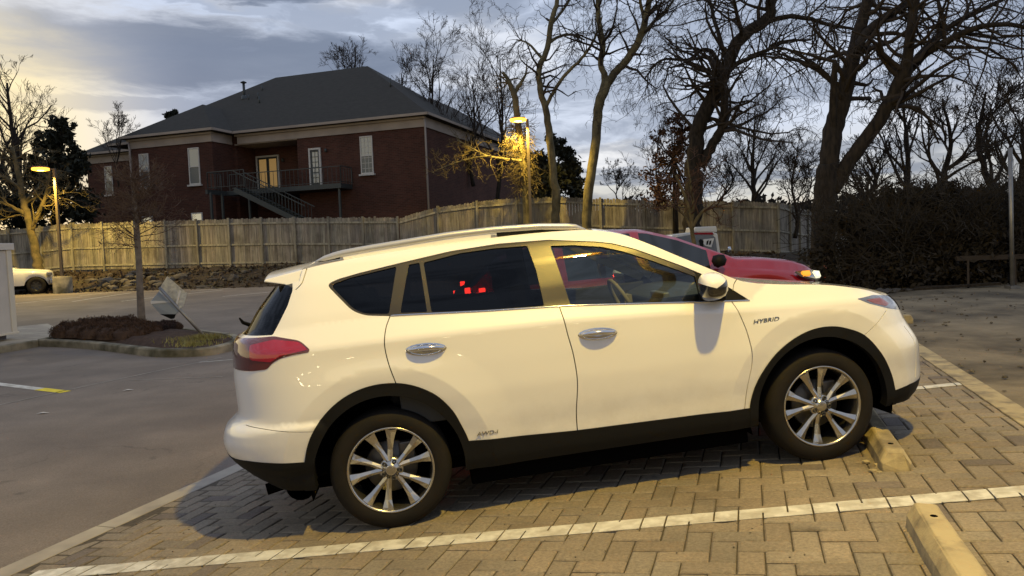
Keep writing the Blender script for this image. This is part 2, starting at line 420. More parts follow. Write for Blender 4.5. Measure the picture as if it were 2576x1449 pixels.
for a, b_ in (((40, 764), (205, 747)), ((182, 759), (330, 737)), ((305, 758), (560, 730)), ((560, 746), (760, 728)), ((200, 744), (310, 733)), ((480, 733), (640, 720))):
    road_line([a, b_], .11, M['line'])

# ================================================================== the white SUV
m = M['paint'] = mat('white_paint', (.80, .79, .79), .38, coat=1.)
M['paint'].node_tree.nodes['Principled BSDF'].inputs['Coat Roughness'].default_value = .03
q, b = gnode(m); tcv = q.n('TexCoord').outputs['Object']; _z = q.n('SeparateXYZ', i={0: tcv}).outputs[2]
_d = q.m('MULTIPLY', q.n('MapRange', i={0: _z, 1: .75, 2: .38, 3: 0., 4: .30}).outputs[0], q.ramp(q.noise(tcv, 6, 6, .7), [(.38, .2), (.66, 1.)]))
m.node_tree.links.new(q.mix(_d, (.80, .79, .79), (.30, .26, .21)), b.inputs['Base Color'])
M['blackplastic'] = mat('black_plastic', (.0065, .0065, .007), .6, spec=.18)
M['rubber'] = mat('rubber_seal', (.012, .012, .013), .6)
M['pillar'] = mat('pillar_tape', (.032, .027, .021), .34)
M['gloss_black'] = mat('gloss_black', (.012, .012, .012), .18, coat=1.)
M['chrome'] = mat('chrome', (.62, .62, .64), .12, 1.)
M['silver'] = mat('silver_rail', (.50, .50, .52), .35, .6)
M['tyre'] = nmat('tyre_rubber', (.012, .009, .0065), (.007, .006, .005), 8, .8)
M['alloy'] = mat('alloy', (.46, .44, .41), .24, .95)
M['alloydark'] = mat('dark_alloy_paint', (.035, .034, .034), .45, .4)  # dark paint for lug nuts and the truck rims
M['void'] = mat('dark_underbody', (.003, .003, .003), 1., spec=0.)
def glass(name, tint, refl=1., rough=.0):
    m = bpy.data.materials.new(name); m.use_nodes = True; t = m.node_tree; t.nodes.clear(); q = NG(t)
    fr = q.n('Fresnel', i={'IOR': 1.5}).outputs[0]
    tr = q.n('BsdfTransparent', i={0: (*tint, 1)}).outputs[0]; gl = q.n('BsdfGlossy', i={0: (refl,)*3+(1,), 'Roughness': rough}).outputs[0]
    mx = q.n('MixShader', i={0: q.m('MULTIPLY', fr, 1.6, clamp=True), 1: tr, 2: gl}).outputs[0]
    q.n('OutputMaterial', i={0: mx}); return m
M['glass'] = glass('clear_glass', (.62, .66, .60)); M['privacy'] = glass('privacy_glass', (.13, .13, .14), .35)
M['tail'] = mat('red_lens', (.30, .008, .022), .12, coat=1.)
M['taildark'] = mat('smoked_lens', (.10, .022, .02), .12, coat=1.)
M['amber'] = mat('amber_lens', (.20, .045, .015), .15, coat=1.)
M['lensgrey'] = mat('clear_lens', (.22, .22, .24), .08, .6, coat=1.)
M['beige'] = mat('beige_interior', (.34, .30, .20), .8)
M['cabin'] = mat('dark_cabin', (.035, .038, .042), .7)
M['dash'] = mat('dashboard', (.075, .082, .085), .5)

Oc = V(.47006, 5.24547, .10313); cf = V(.99033, .11502, .07752); cl = V(-.11537, .99332, 0); cu = np.cross(cf, cl)
suv = empty('suv', label='white hybrid SUV with chrome spoke wheels parked on the brick pavers under the lamp', cat='car')
suv.matrix_world = Matrix(((cf[0], cl[0], cu[0], Oc[0]), (cf[1], cl[1], cu[1], Oc[1]), (cf[2], cl[2], cu[2], Oc[2]), (0, 0, 0, 1)))
XR, XF, WZ = -1.297, 1.362, .352
ip = np.interp
def catmull(P, n=8, closed=False):
    P = [V(*p) for p in P]; out = []; N = len(P); rng = range(N if closed else N-1)
    for i in rng:
        p0 = P[(i-1) % N] if closed or i > 0 else P[0]*2-P[1]; p1 = P[i]; p2 = P[(i+1) % N]
        p3 = P[(i+2) % N] if closed or i < N-2 else P[-1]*2-P[-2]
        for k in range(n):
            t = k/n; out.append(.5*((2*p1)+(-p0+p2)*t+(2*p0-5*p1+4*p2-p3)*t*t+(-p0+3*p1-3*p2+p3)*t**3))
    if not closed: out.append(P[-1])
    return np.array(out)
def smooth_table(xs, ys, n=160, s=.02):
    X_ = np.linspace(xs[0], xs[-1], n); Y_ = np.interp(X_, xs, ys); k = max(1, int(s/(X_[1]-X_[0])))
    ker = np.ones(2*k+1)/(2*k+1)
    for _ in range(2): Y_ = np.convolve(np.pad(Y_, k, mode='edge'), ker, 'valid')
    return lambda x: np.interp(x, X_, Y_)
fLow = smooth_table([.2, .30, .34, .43, .50, .60, .75, .92, 1.02, 1.2], [.845, .868, .885, .888, .891, .905, .917, .917, .913, .905], s=.02)
fZC = smooth_table([-2.4, -1.2, -.2, .5, .95, 1.4, 2.4], [1.115, 1.11, 1.09, 1.05, 1.01, .99, .95], s=.1)
fTop = smooth_table([1.0, 1.15, 1.20, 1.3, 1.45, 1.54, 1.58, 1.61, 1.64, 1.68], [.95, .868, .842, .80, .725, .665, .635, .60, .555, .48], s=.012)
fRear = smooth_table([.2, .30, .38, .46, .52, .58, .66, .70, .74, .95, 1.19, 1.22, 1.35, 1.47, 1.6], [-2.0, -2.08, -2.22, -2.30, -2.345, -2.355, -2.33, -2.27, -2.235, -2.235, -2.21, -2.14, -2.05, -1.94, -1.80], 240, s=.012)
fFront = smooth_table([.2, .28, .33, .42, .6, .78, .90, .96, 1.02, 1.2, 1.6], [2.14, 2.18, 2.245, 2.285, 2.28, 2.245, 2.19, 2.12, 1.98, 1.9, 1.9], 200, s=.02)
fBelt = smooth_table([-2.4, -1.25, -1.19, -.657, -.14, .303, .632, .965, 1.25, 2.4], [1.25, 1.245, 1.236, 1.196, 1.165, 1.123, 1.090, 1.062, 1.25, 1.3], 300, .05)
def sstep(a, b, x): t = np.clip((x-a)/(b-a), 0, 1); return t*t*(3-2*t)
def yside(x, z, se=True):
    x = np.asarray(x, float); z = np.asarray(z, float)
    zc = fZC(x); lo = fLow(np.minimum(z, zc)); lo = lo+(.905-fLow(zc))*sstep(.6, 1.0, np.minimum(z, zc)/zc*1.0)
    up = .905-(z-zc)*.62
    k_ = .02; t_ = np.clip((z-zc)/k_, -1, 1); up = .905-.62*np.where(z-zc > k_, z-zc, k_*(t_+1)**2/4)
    y = np.where(z <= zc-k_, lo, lo-.905+up)
    y = np.where(z >= zc+k_, up, y)
    top = fTop(z)
    bz_ = fBelt(x); upb = .905-.62*(bz_-zc); fall = np.clip(1-(z-bz_)/.22, 0, 1)**1.5
    y = np.where(z > bz_, top+(upb-fTop(bz_))*fall, y)
    for cx in (XR, XF):
        r = np.hypot(x-cx, z-WZ); y = y+(.015*np.clip((.80-r)/.195, 0, 1)**1.3-.012*np.clip((.605-r)/.105, 0, 1))*sstep(1.06, .90, z)
    y = y+.027*sstep(.715, .675, z)*sstep(-1.6, -1.72, x)*sstep(.40, .46, z)
    if se:
        R = fRear(z); F = fFront(z)
        rr = np.clip((-1.58-x)/(-1.58-R), 0, 1); rf = np.clip((x-1.50)/(F-1.50), 0, 1)
        nf = 2.6+.7*sstep(.80, .62, z); y = y*(1-rr**3.0)**(1/3.0)*(1-rf**nf)**(1/nf)
    return y
# top outline of the side, in (x,z)
Tpts = np.array([(-1.70, 1.500), (-1.685, 1.55), (-1.66, 1.566), (-1.40, 1.592), (-1., 1.612), (-.5, 1.622), (-.2, 1.618), (.05, 1.603), (.198, 1.572), (.312, 1.530), (.447, 1.457), (.609, 1.362), (.772, 1.270), (.90, 1.200), (1.0, 1.165), (1.2, 1.130), (1.45, 1.098), (1.65, 1.055), (1.80, 1.012), (1.92, .965)])
Tc = catmull(Tpts, 6)
front = [(float(fFront(z)), z) for z in np.linspace(.955, .285, 40)]
Tf = [(1.92+(front[0][0]-1.92)*k/6, .965-.01*k/6) for k in range(1, 6)]
rear = [(float(fRear(z)), z) for z in np.linspace(.31, 1.47, 60)]
rtop = [(-1.85, 1.485), (-1.77, 1.49)]
bottom = [(x, .29+(.02*(x+.9)/(-1.2) if x < -.9 else 0)) for x in np.linspace(2.15, -2.0, 100)]
outline = [tuple(p) for p in Tc]+Tf+front+bottom+rear+rtop
# polygons in (x,z)
arR = catmull([(-1.80, .20), (-1.79, .40), (-1.767, .481), (-1.729, .593), (-1.67, .685), (-1.584, .769), (-1.48, .83), (-1.355, .864), (-1.223, .864), (-1.106, .833), (-.988, .762), (-.905, .66), (-.86, .555), (-.831, .464), (-.825, .40), (-.82, .20)], 5)
arF = catmull([(1.87, .20), (1.865, .33), (1.85, .385), (1.825, .499), (1.76, .632), (1.655, .763), (1.535, .825), (1.431, .848), (1.316, .842), (1.197, .802), (1.089, .737), (1.004, .652), (.939, .558), (.894, .442), (.885, .36), (.88, .20)], 5)
def arc(cx, r, a0=-40, a1=220, n=60, rz=1.): return [(cx+r*math.cos(R_(a)), WZ+rz*r*math.sin(R_(a))) for a in np.linspace(a0, a1, n)]
inR, inF = arc(XR, .432, rz=1.03), arc(XF, .425, rz=1.03)
def rnd_poly(P, r=.02, n=4):
    out = []; N = len(P)
    for i in range(N):
        p = V(*P[i][:2]); a = V(*P[i-1][:2])-p; c = V(*P[(i+1) % N][:2])-p; rr = P[i][2] if len(P[i]) > 2 else r
        la, lc = np.linalg.norm(a), np.linalg.norm(c); rr = min(rr, la*.45, lc*.45); a /= la; c /= lc
        if rr < 1e-4: out.append(tuple(p)); continue
        for k in range(n+1):
            t = k/n; out.append(tuple((1-t)**2*(p+a*rr)+2*t*(1-t)*p+t*t*(p+c*rr)))
    return out
green = rnd_poly([(-1.545, 1.460, .05), (-1.475, 1.484), (-1.343, 1.506), (-1.10, 1.536), (-.80, 1.570), (-.5, 1.582), (-.19, 1.570), (.10, 1.525), (.198, 1.503), (.323, 1.455), (.44, 1.396), (.60, 1.313), (.70, 1.255), (.82, 1.180), (.965, 1.062, .012), (.632, 1.090), (.303, 1.123), (-.14, 1.165), (-.657, 1.196), (-1.19, 1.236), (-1.338, 1.258, .05), (-1.41, 1.295, .05)], .02)
qwin = rnd_poly([(-1.525, 1.458, .04), (-1.40, 1.487), (-1.128, 1.520), (-1.200, 1.252), (-1.338, 1.270, .05), (-1.40, 1.305, .05)], .015)
rwin1 = rnd_poly([(-1.056, 1.522), (-.990, 1.526), (-.980, 1.236), (-1.135, 1.250)], .01)
rwin2 = rnd_poly([(-.966, 1.524), (-.736, 1.555), (-.531, 1.560), (-.326, 1.552), (-.301, 1.392), (-.292, 1.188), (-.657, 1.208), (-.955, 1.232)], .012)
fwin = rnd_poly([(-.187, 1.535), (-.043, 1.523), (.13, 1.492), (.245, 1.452), (.41, 1.375), (.575, 1.290), (.655, 1.247), (.655, 1.100), (.303, 1.134), (-.135, 1.175)], .014)
tail = rnd_poly([(-2.30, 1.200, .01), (-1.857, 1.204), (-1.71, 1.166, .03), (-1.658, 1.113, .02), (-1.665, 1.098, .012), (-1.739, 1.094), (-1.822, 1.085, .05), (-1.88, 1.058, .05), (-1.91, 1.028, .04), (-2.0, 1.022), (-2.30, 1.028, .01)], .015)
tailred = rnd_poly([(-2.01, 1.165, .02), (-1.857, 1.186), (-1.715, 1.158, .02), (-1.668, 1.112, .015), (-1.745, 1.104), (-1.825, 1.096, .04), (-1.885, 1.066), (-2.01, 1.085, .02)], .01)
headl = rnd_poly([(1.640, .990, .01), (1.78, .992), (1.95, .962), (2.30, .90), (2.30, .82), (2.07, .852), (1.88, .896), (1.72, .950)], .012)
headamb = rnd_poly([(1.70, .975, .01), (1.83, .968), (1.90, .922), (1.86, .912), (1.76, .945)], .01)
bumpF = [(2.4, .40), (1.98, .402), (1.84, .380), (1.80, .2), (2.4, .2)]
bumpR = [(-2.5, .51), (-2.10, .508), (-1.93, .495), (-1.765, .482), (-1.745, .2), (-2.5, .2)]
sill = [(-.845, .462), (-.2, .430), (.36, .420), (.905, .411), (.935, .2), (-.86, .2)]
fog = rnd_poly([(1.99, .70), (2.12, .74), (2.14, .45), (2.0, .43)], .02)
rglass = rnd_poly([(-1.742, 1.452), (-1.775, 1.365), (-1.82, 1.289), (-1.868, 1.212), (-2.4, 1.222), (-2.4, 1.60), (-1.75, 1.60)], .01)
def thick(line, w):
    P = catmull(line, 6); n = len(P); L, Rr = [], []
    for i in range(n):
        d = P[min(i+1, n-1)]-P[max(i-1, 0)]; d /= np.linalg.norm(d); nn = V(-d[1], d[0])
        L.append(P[i]+nn*w/2); Rr.append(P[i]-nn*w/2)
    return [tuple(p) for p in L+Rr[::-1]]
gapC = thick([(-.205, 1.172), (-.195, 1.10), (-.182, 1.0), (-.163, .876), (-.158, .72), (-.180, .55), (-.186, .425)], .0065)
gapB = thick([(-1.195, 1.238), (-1.224, 1.177), (-1.239, 1.11), (-1.241, 1.05), (-1.230, .968), (-1.205, .86)], .006)
gapF = thick([(.845, 1.075), (.877, .986), (.905, .882), (.920, .759), (.913, .67), (.885, .56), (.855, .41)], .006)
gapP = thick([(.925, 1.21), (.888, 1.175), (.868, 1.13)], .005)
gapH = thick([(1.86, .890), (1.76, .83), (1.655, .762)], .0045)
gapT = thick([(-1.655, 1.57), (-1.675, 1.51), (-1.69, 1.48), (-1.725, 1.45)], .007)
gapU = thick([(2.015, .76), (2.06, .66), (2.06, .52), (2.04, .43)], .006)
gapBm = thick([(-2.1, .7075), (-1.95, .690), (-1.72, .655), (-1.68, .652)], .0035)
def inpoly(px, py, poly):
    P = np.asarray(poly); x0, y0 = P[:, 0], P[:, 1]; x1, y1 = np.roll(x0, -1), np.roll(y0, -1)
    ins = np.zeros(len(px), bool)
    for a, b_, c, d in zip(x0, y0, x1, y1):
        if b_ == d: continue
        k = ((b_ > py) != (d > py)) & (px < (c-a)*(py-b_)/(d-b_)+a); ins ^= k
    return ins
cons = [('outline', outline), ('arR', arR), ('arF', arF), ('inR', inR), ('inF', inF), ('green', green), ('qwin', qwin), ('rwin1', rwin1), ('rwin2', rwin2), ('fwin', fwin), ('tail', tail), ('tailred', tailred), ('headl', headl), ('headamb', headamb),
        ('bumpF', bumpF), ('bumpR', bumpR), ('sill', sill), ('rglass', rglass)]+[('gap', p) for p in (gapC, gapB, gapF, gapP, gapH, gapT, gapU, gapBm)]
PT, ED = [], []
for nm, P in cons:
    P = [tuple(map(float, p)) for p in P]; P2 = []
    for i in range(len(P)):                         # resample long edges
        a, c = V(*P[i]), V(*P[(i+1) % len(P)]); k = max(1, int(np.linalg.norm(c-a)/.03))
        P2 += [tuple(a+(c-a)*j/k) for j in range(k)]
    b0 = len(PT); PT += P2; ED += [(b0+i, b0+(i+1) % len(P2)) for i in range(len(P2))]
gx = []
for z in np.arange(.30, 1.66, .028):
    xs = list(np.arange(-1.58, 1.50, .034))
    for n_, x0, E_ in ((3., -1.58, float(fRear(z))), (2.6, 1.5, float(fFront(z)))):
        for ph in np.linspace(4, 89, 26): xs.append(x0+(E_-x0)*math.sin(R_(ph))**(2/n_))
    for x in xs: gx.append((x+.004*math.sin(z*900), z))
for z in np.arange(1.0, 1.27, .014):
    for x in np.arange(-1.6, 1.9, .04): gx.append((x, z+.003))
gx = np.array(gx)
gx = gx[~((np.abs(gx[:, 1]-fZC(gx[:, 0])) < .046) & (gx[:, 0] < 1.9) & (gx[:, 0] > -1.62))]
for cxx in (XR, XF): r9 = np.hypot(gx[:, 0]-cxx, gx[:, 1]-WZ); gx = gx[~((r9 > .59) & (r9 < .68) & (gx[:, 1] < .93))]
ex = [(x, float(fZC(x))+o_) for x in np.arange(-1.62, 1.9, .025) for o_ in (-.040, -.028, -.018, -.009, 0, .009, .018, .028, .040)]
for cxx in (XR, XF): ex += [(cxx+r9*math.cos(a), WZ+r9*math.sin(a)) for a in np.linspace(-.3, math.pi+.3, 110) for r9 in (.598, .611, .624, .637, .650, .663, .675) if WZ+r9*math.sin(a) < .925]
gx = np.vstack([gx, ex]); keep = inpoly(gx[:, 0], gx[:, 1], outline); gx = gx[keep]
PT += [tuple(p) for p in gx]
res = delaunay_2d_cdt([Vector(p) for p in PT], ED, [], 0, 1e-5)
cv = np.array([tuple(p) for p in res[0]]); ct = np.array([tuple(f) for f in res[2]])
cx_, cz_ = cv[ct].mean(1).T
ok = inpoly(cx_, cz_, outline); ct = ct[ok]; cx_, cz_ = cx_[ok], cz_[ok]
I = {nm: inpoly(cx_, cz_, P) for nm, P in cons if nm != 'gap'}
gap = np.zeros(len(ct), bool)
for nm, P in cons:
    if nm == 'gap': gap |= inpoly(cx_, cz_, P)
cls = np.full(len(ct), 'body', dtype=object)
dl, dr = np.interp(cz_, [.42, .55, .72, .876, 1.0, 1.1, 1.2], [-.186, -.18, -.158, -.163, -.182, -.195, -.21]), None
fr_ = np.interp(cz_, [.42, .56, .67, .759, .882, .986, 1.075, 1.3], [.857, .885, .913, .920, .905, .877, .845, .845])
br_ = np.interp(cz_, [.5, .86, .968, 1.05, 1.11, 1.177, 1.238, 1.3], [-1.1, -1.205, -1.230, -1.241, -1.239, -1.224, -1.195, -1.19])
doorz = cz_ < np.interp(cx_, [-1.25, -.657, -.14, .303, .632, .965], [1.24, 1.198, 1.167, 1.125, 1.092, 1.064])
cls[(cx_ > dl) & (cx_ < fr_) & doorz & (cz_ > .40)] = 'front_door'
cls[(cx_ <= dl) & (cx_ > br_) & doorz & (cz_ > .40)] = 'rear_door'
cls[(cz_ < np.interp(cx_, [-2.2, -2.04, -1.70], [.75, .707, .652])) & (cx_ < -1.65)] = 'rear_bumper'
cls[(cx_ > np.interp(cz_, [.3, .762, .83, .89, 1.0], [1.6, 1.655, 1.76, 1.86, 1.9]))] = 'front_bumper'
cls[(cx_ > 1.6) & (cz_ > .89)] = 'body'
cls[I['rglass']] = 'rear_window'
cls[I['tail']] = 'taildark'; cls[I['tailred']] = 'tailred'; cls[I['headl']] = 'headl'; cls[I['headamb']] = 'headamb'
cls[I['green']] = 'frame'
cls[(cx_ > .655) & I['green'] & (cz_ < 1.9)] = 'sail'
for nm in ('qwin', 'rwin1', 'rwin2', 'fwin'): cls[I[nm]] = nm
cls[gap] = 'gap'
cls[I['sill']] = 'sill'; cls[I['bumpF']] = 'lipF'; cls[I['bumpR']] = 'lipR'
cls[I['arR']] = 'archR'; cls[I['arF']] = 'archF'
cls[I['inR'] | I['inF']] = 'hole'; cls[(cz_ < WZ) & ((abs(cx_-XR) < .432) | (abs(cx_-XF) < .425))] = 'hole'
cls[(np.hypot(cx_-XR, cz_-WZ) < .43) | (np.hypot(cx_-XF, cz_-WZ) < .423)] = 'hole'
NE = .005
def surf_n(x, z):
    gx_ = (yside(x+NE, z)-yside(x-NE, z))/(2*NE); gz_ = (yside(x, z+NE)-yside(x, z-NE))/(2*NE)
    n = np.stack([-gx_, np.ones_like(gx_), -gz_], 1); n = np.nan_to_num(n, nan=0., posinf=50, neginf=-50); return n/np.linalg.norm(n, axis=1)[:, None]
yv = np.nan_to_num(yside(cv[:, 0], cv[:, 1])); nv = surf_n(cv[:, 0], cv[:, 1])
def shell(name, classes, mt, off=0., rim=0., side=-1, parent=suv, label=None):
    """the faces of one panel; off moves the panel outwards along its normal, rim adds a return of that depth round its border"""
    sel = np.isin(cls, classes) if isinstance(classes, (list, tuple)) else cls == classes
    T = ct[sel]
    if not len(T): return None
    used, inv = np.unique(T, return_inverse=True); T2 = inv.reshape(T.shape)
    P = np.stack([cv[used, 0], yv[used], cv[used, 1]], 1)+nv[used]*off; N_ = nv[used].copy()
    # orient: faces must point outward (+y before the side flip)
    a, b_, c = P[T2[:, 0]], P[T2[:, 1]], P[T2[:, 2]]
    fl = np.cross(b_-a, c-a)[:, 1] < 0; T2[fl] = T2[fl][:, ::-1]
    F = [tuple(map(int, t)) for t in T2]; nF = len(F)
    if rim:
        cnt = {}
        for t in F:
            for i in range(3):
                e = (t[i], t[(i+1) % 3]); k = (min(e), max(e)); cnt[k] = None if k in cnt else e
        bord = [e for e in cnt.values() if e]
        base = len(P); ids = sorted({i for e in bord for i in e}); mp = {i: base+k for k, i in enumerate(ids)}; mp0 = {}
        top = {i: base+len(ids)+k for k, i in enumerate(ids)}
        P = np.vstack([P, P[ids]-nv[used][ids]*rim, P[ids]]); N_ = np.vstack([N_, N_[ids], N_[ids]])
        F += [(top[j], top[i], mp[i], mp[j]) for i, j in bord]
    P[:, 1] *= side; N_[:, 1] *= side
    if side < 0: F = [f[::-1] for f in F]
    me = bpy.data.meshes.new(name); me.from_pydata(P.tolist(), [], F); me.materials.append(mt)
    me.polygons.foreach_set('use_smooth', [i < nF for i in range(len(F))]); me.update()
    ln = np.zeros((len(me.loops), 3)); li = 0
    vi = np.zeros(len(me.loops), int); me.loops.foreach_get('vertex_index', vi)
    nl = 3*nF; ln[:nl] = N_[vi[:nl]]
    me.normals_split_custom_set([tuple(x) for x in ln])      # zero vector keeps the default on the returns
    o = bpy.data.objects.new(name, me); col.objects.link(o); o.parent = parent
    if label: o['label'] = label
    return o
for sd in (-1, 1):
    bd = shell('body_side', 'body', M['paint'], 0, .02, sd)
    fd = shell('front_door', 'front_door', M['paint'], 0, .02, sd); rd = shell('rear_door', 'rear_door', M['paint'], 0, .02, sd)
    shell('rear_bumper', 'rear_bumper', M['paint'], 0, .02, sd); shell('front_bumper', 'front_bumper', M['paint'], 0, .02, sd)
    shell('panel_gap', 'gap', M['rubber'], -.016, 0, sd)
    shell('window_frame', 'frame', M['pillar'], -.006, .012, sd)
    shell('mirror_sail', 'sail', M['blackplastic'], -.004, .012, sd)
    shell('window', 'qwin', M['privacy'], -.012, 0, sd, label='dark rear quarter window')
    shell('window', ['rwin1', 'rwin2'], M['privacy'], -.012, 0, sd, rd, label='dark rear door window'); shell('window', 'fwin', M['glass'], -.014, 0, sd, fd)
    shell('rear_glass_edge', 'rear_window', M['privacy'], -.006, 0, sd)
    tl = shell('taillight', 'taildark', M['taildark'], .003, .015, sd); shell('lens', 'tailred', M['tail'], .006, .006, sd, tl)
    hl = shell('headlight', 'headl', M['lensgrey'], .002, .015, sd); shell('lens', 'headamb', M['amber'], .004, .004, sd, hl)
    shell('side_skirt', 'sill', M['blackplastic'], .008, .03, sd); shell('wheel_arch_trim', 'archR', M['blackplastic'], .010, .05, sd); shell('wheel_arch_trim', 'archF', M['blackplastic'], .010, .05, sd)
    shell('front_lip', 'lipF', M['blackplastic'], .004, .03, sd); shell('rear_lip', 'lipR', M['blackplastic'], .004, .03, sd)

# top patch: roof, windscreen, bonnet lofted between the two side outlines
Tall = np.array([tuple(p) for p in Tc if p[0] >= -1.69]+Tf+[front[0]])
fC = smooth_table([-1.70, -1.4, -.5, 0, .20, .30, .5, .7, .9, 1.10, 1.2, 1.5, 1.75, 1.95, 2.1, 2.2], [1.597, 1.622, 1.645, 1.632, 1.610, 1.588, 1.475, 1.362, 1.248, 1.150, 1.124, 1.09, 1.05, 1.01, .975, .945], 300, .02)
us = np.linspace(-1, 1, 41)
tv, tf_, tcl = [], [], []
yt = np.nan_to_num(yside(Tall[:, 0], Tall[:, 1]))
for (x, zt), y_ in zip(Tall, yt):
    zc_ = float(fC(x)); zc_ = max(zc_, zt+.002)
    for u_ in us:
        tv.append((x, u_*y_, zt+(zc_-zt)*(1-abs(u_)**2.3)))
nU = len(us); tv = np.array(tv); fw, fr2, fb, fg = [], [], [], []
for i in range(len(Tall)-1):
    for j in range(nU-1):
        a = i*nU+j; f = (a, a+nU, a+nU+1, a+1); c = tv[list(f)].mean(0); yy = abs(c[1])
        xh = .31-.12*(yy/.62)**2; xc = 1.10-.24*(yy/.80)**2
        wsx = xh < c[0] < xc and yy < np.interp(c[0], [.2, .5, .9, 1.1], [.545, .60, .70, .74])
        (fw if wsx else fr2 if c[0] <= xh else fb if c[0] < xc+.05 and False else fr2).append(f[::-1])
mesh('roof_and_bonnet', tv, fr2, M['paint'], suv, True)
o = mesh('windshield', tv-V(0, 0, .006), fw, M['glass'], suv, True)
# shut panels: a dark tub so one cannot look through the shell
mb = MB()
mb.box((0, 0, .40), (3.9, 1.5, .12)); mb.box((-.2, 0, .30), (3.2, 1.3, .12))
mb.box((-1.90, 0, .60), (.28, 1.1, .40)); mb.box((1.45, 0, .72), (.75, 1.16, .56)); mb.box((1.90, 0, .62), (.2, 1.4, .40))
mb.box((XR, 0, .62), (1.0, 1.1, .55))
mb.box((.03, 0, .235), (1.74, 1.60, .13)); mb.build('underbody', M['void'], suv, bevel=.01)  # lowest slab added to carry the shadow out under the sill
mb = MB(); n = 24
for cx0, sg in ((XR, -1), (XR, 1), (XF, -1), (XF, 1)):       # wheel wells
    ring = [(cx0+.475*math.cos(a), .475*math.sin(a)+WZ) for a in np.linspace(-.25, math.pi+.25, n)]
    vs = [(p[0], sg*.865, p[1]) for p in ring]+[(p[0], sg*.56, p[1]) for p in ring]
    mb.add(vs, [(i, i+1, n+i+1, n+i) for i in range(n-1)]+[tuple(range(n, 2*n))], False)
mb.build('wheel_well', M['void'], suv)
# spoiler
mb = MB(); P = []
prof = lambda s: [(-1.66, 1.562+.0*s), (-1.915+.03*s, 1.522), (-1.925+.03*s, 1.508), (-1.80, 1.484), (-1.735, 1.452), (-1.69, 1.47)]
ys = np.linspace(-1, 1, 17); pr = []
for y in ys:
    a = abs(y); yy = y*.622; crown = .045*(1-a**2.2)
    p = [(-1.655, 1.566), (-1.915-.04*(1-a**2), 1.528), (-1.925-.04*(1-a**2), 1.514), (-1.80, 1.486), (-1.738, 1.450), (-1.69, 1.478)]
    yb = [.605, .590, .590, .625, .655, .64]
    pr.append([(q_[0], y*yb[k], q_[1]+crown*(1 if k < 4 else .6)) for k, q_ in enumerate(p)])
vs = [v for r_ in pr for v in r_]; np_ = 6
fs = [(i*np_+k, i*np_+(k+1) % np_, (i+1)*np_+(k+1) % np_, (i+1)*np_+k) for i in range(16) for k in range(np_)]+[tuple(range(np_))[::-1], tuple(16*np_+k for k in range(np_))]
o = mesh('spoiler', vs, fs, M['paint'], suv)
import bmesh
def fixn(o):
    b_ = bmesh.new(); b_.from_mesh(o.data); bmesh.ops.recalc_face_normals(b_, faces=b_.faces); b_.to_mesh(o.data); b_.free()
fixn(o); md = o.modifiers.new('bevel', 'BEVEL'); md.width = .008; md.segments = 3; md.limit_method = 'ANGLE'
# roof rails
for sd in (-1, 1):
    t = np.linspace(0, 1, 30); xs = -1.615+1.68*t
    zt = np.interp(xs, [-1.615, -1.55, -1.467, -1.3, -1.062, -.785, -.5, -.227, -.022, .05, .065], [1.602, 1.632, 1.650, 1.662, 1.674, 1.688, 1.689, 1.677, 1.654, 1.632, 1.612])
    mb = MB(); prv = None; rings = []
    for x, z in zip(xs, zt):
        e = min(1, (x+1.625)/.10, (.075-x)/.10)**.5; h = .046*e; w = .022*e
        rings.append([(x, sd*(.560+w*math.cos(a)), z-h/2+h/2*math.sin(a)+.002) for a in np.linspace(0, 2*math.pi, 10, endpoint=False)])
    mb.add([p for r_ in rings for p in r_], [(i*10+k, i*10+(k+1) % 10, (i+1)*10+(k+1) % 10, (i+1)*10+k) for i in range(29) for k in range(10)]+[tuple(range(10)), tuple(range(290, 300))], True)
    rl = mb.build('roof_rail', M['silver'], suv, fix=True)
    mb = MB()
    for xa, xb, ft_ in ((-1.60, -1.455, 0), (-1.45, -.53, 1), (-.50, .055, 0)):
        za, zb2 = np.interp(xa, xs, zt)-.014, np.interp(xb, xs, zt)-.014
        mb = MB(); mb.prism([(xa, sd*.548, za), (xb, sd*.548, zb2), (xb-.01, sd*.552, 1.600 if not ft_ else 1.595), (xa+.01, sd*.552, 1.600 if not ft_ else 1.585)], (0, sd*.022, 0))
        mb.build('rail_infill', M['paint'] if ft_ else M['blackplastic'], rl, fix=True)  # black end pieces stand in for the shaded gap under the rail
# chrome belt line
for sd in (-1, 1):
    xs = np.linspace(-1.19, .96, 60); zb_ = np.interp(xs, [-1.19, -.657, -.14, .303, .632, .965], [1.237, 1.197, 1.166, 1.124, 1.091, 1.060])+.003
    mb = MB(); mb.tube([(x, sd*(float(yside(x, z))+.0015), z) for x, z in zip(xs, zb_)], .0055, 6); mb.build('belt_moulding', M['chrome'], suv)
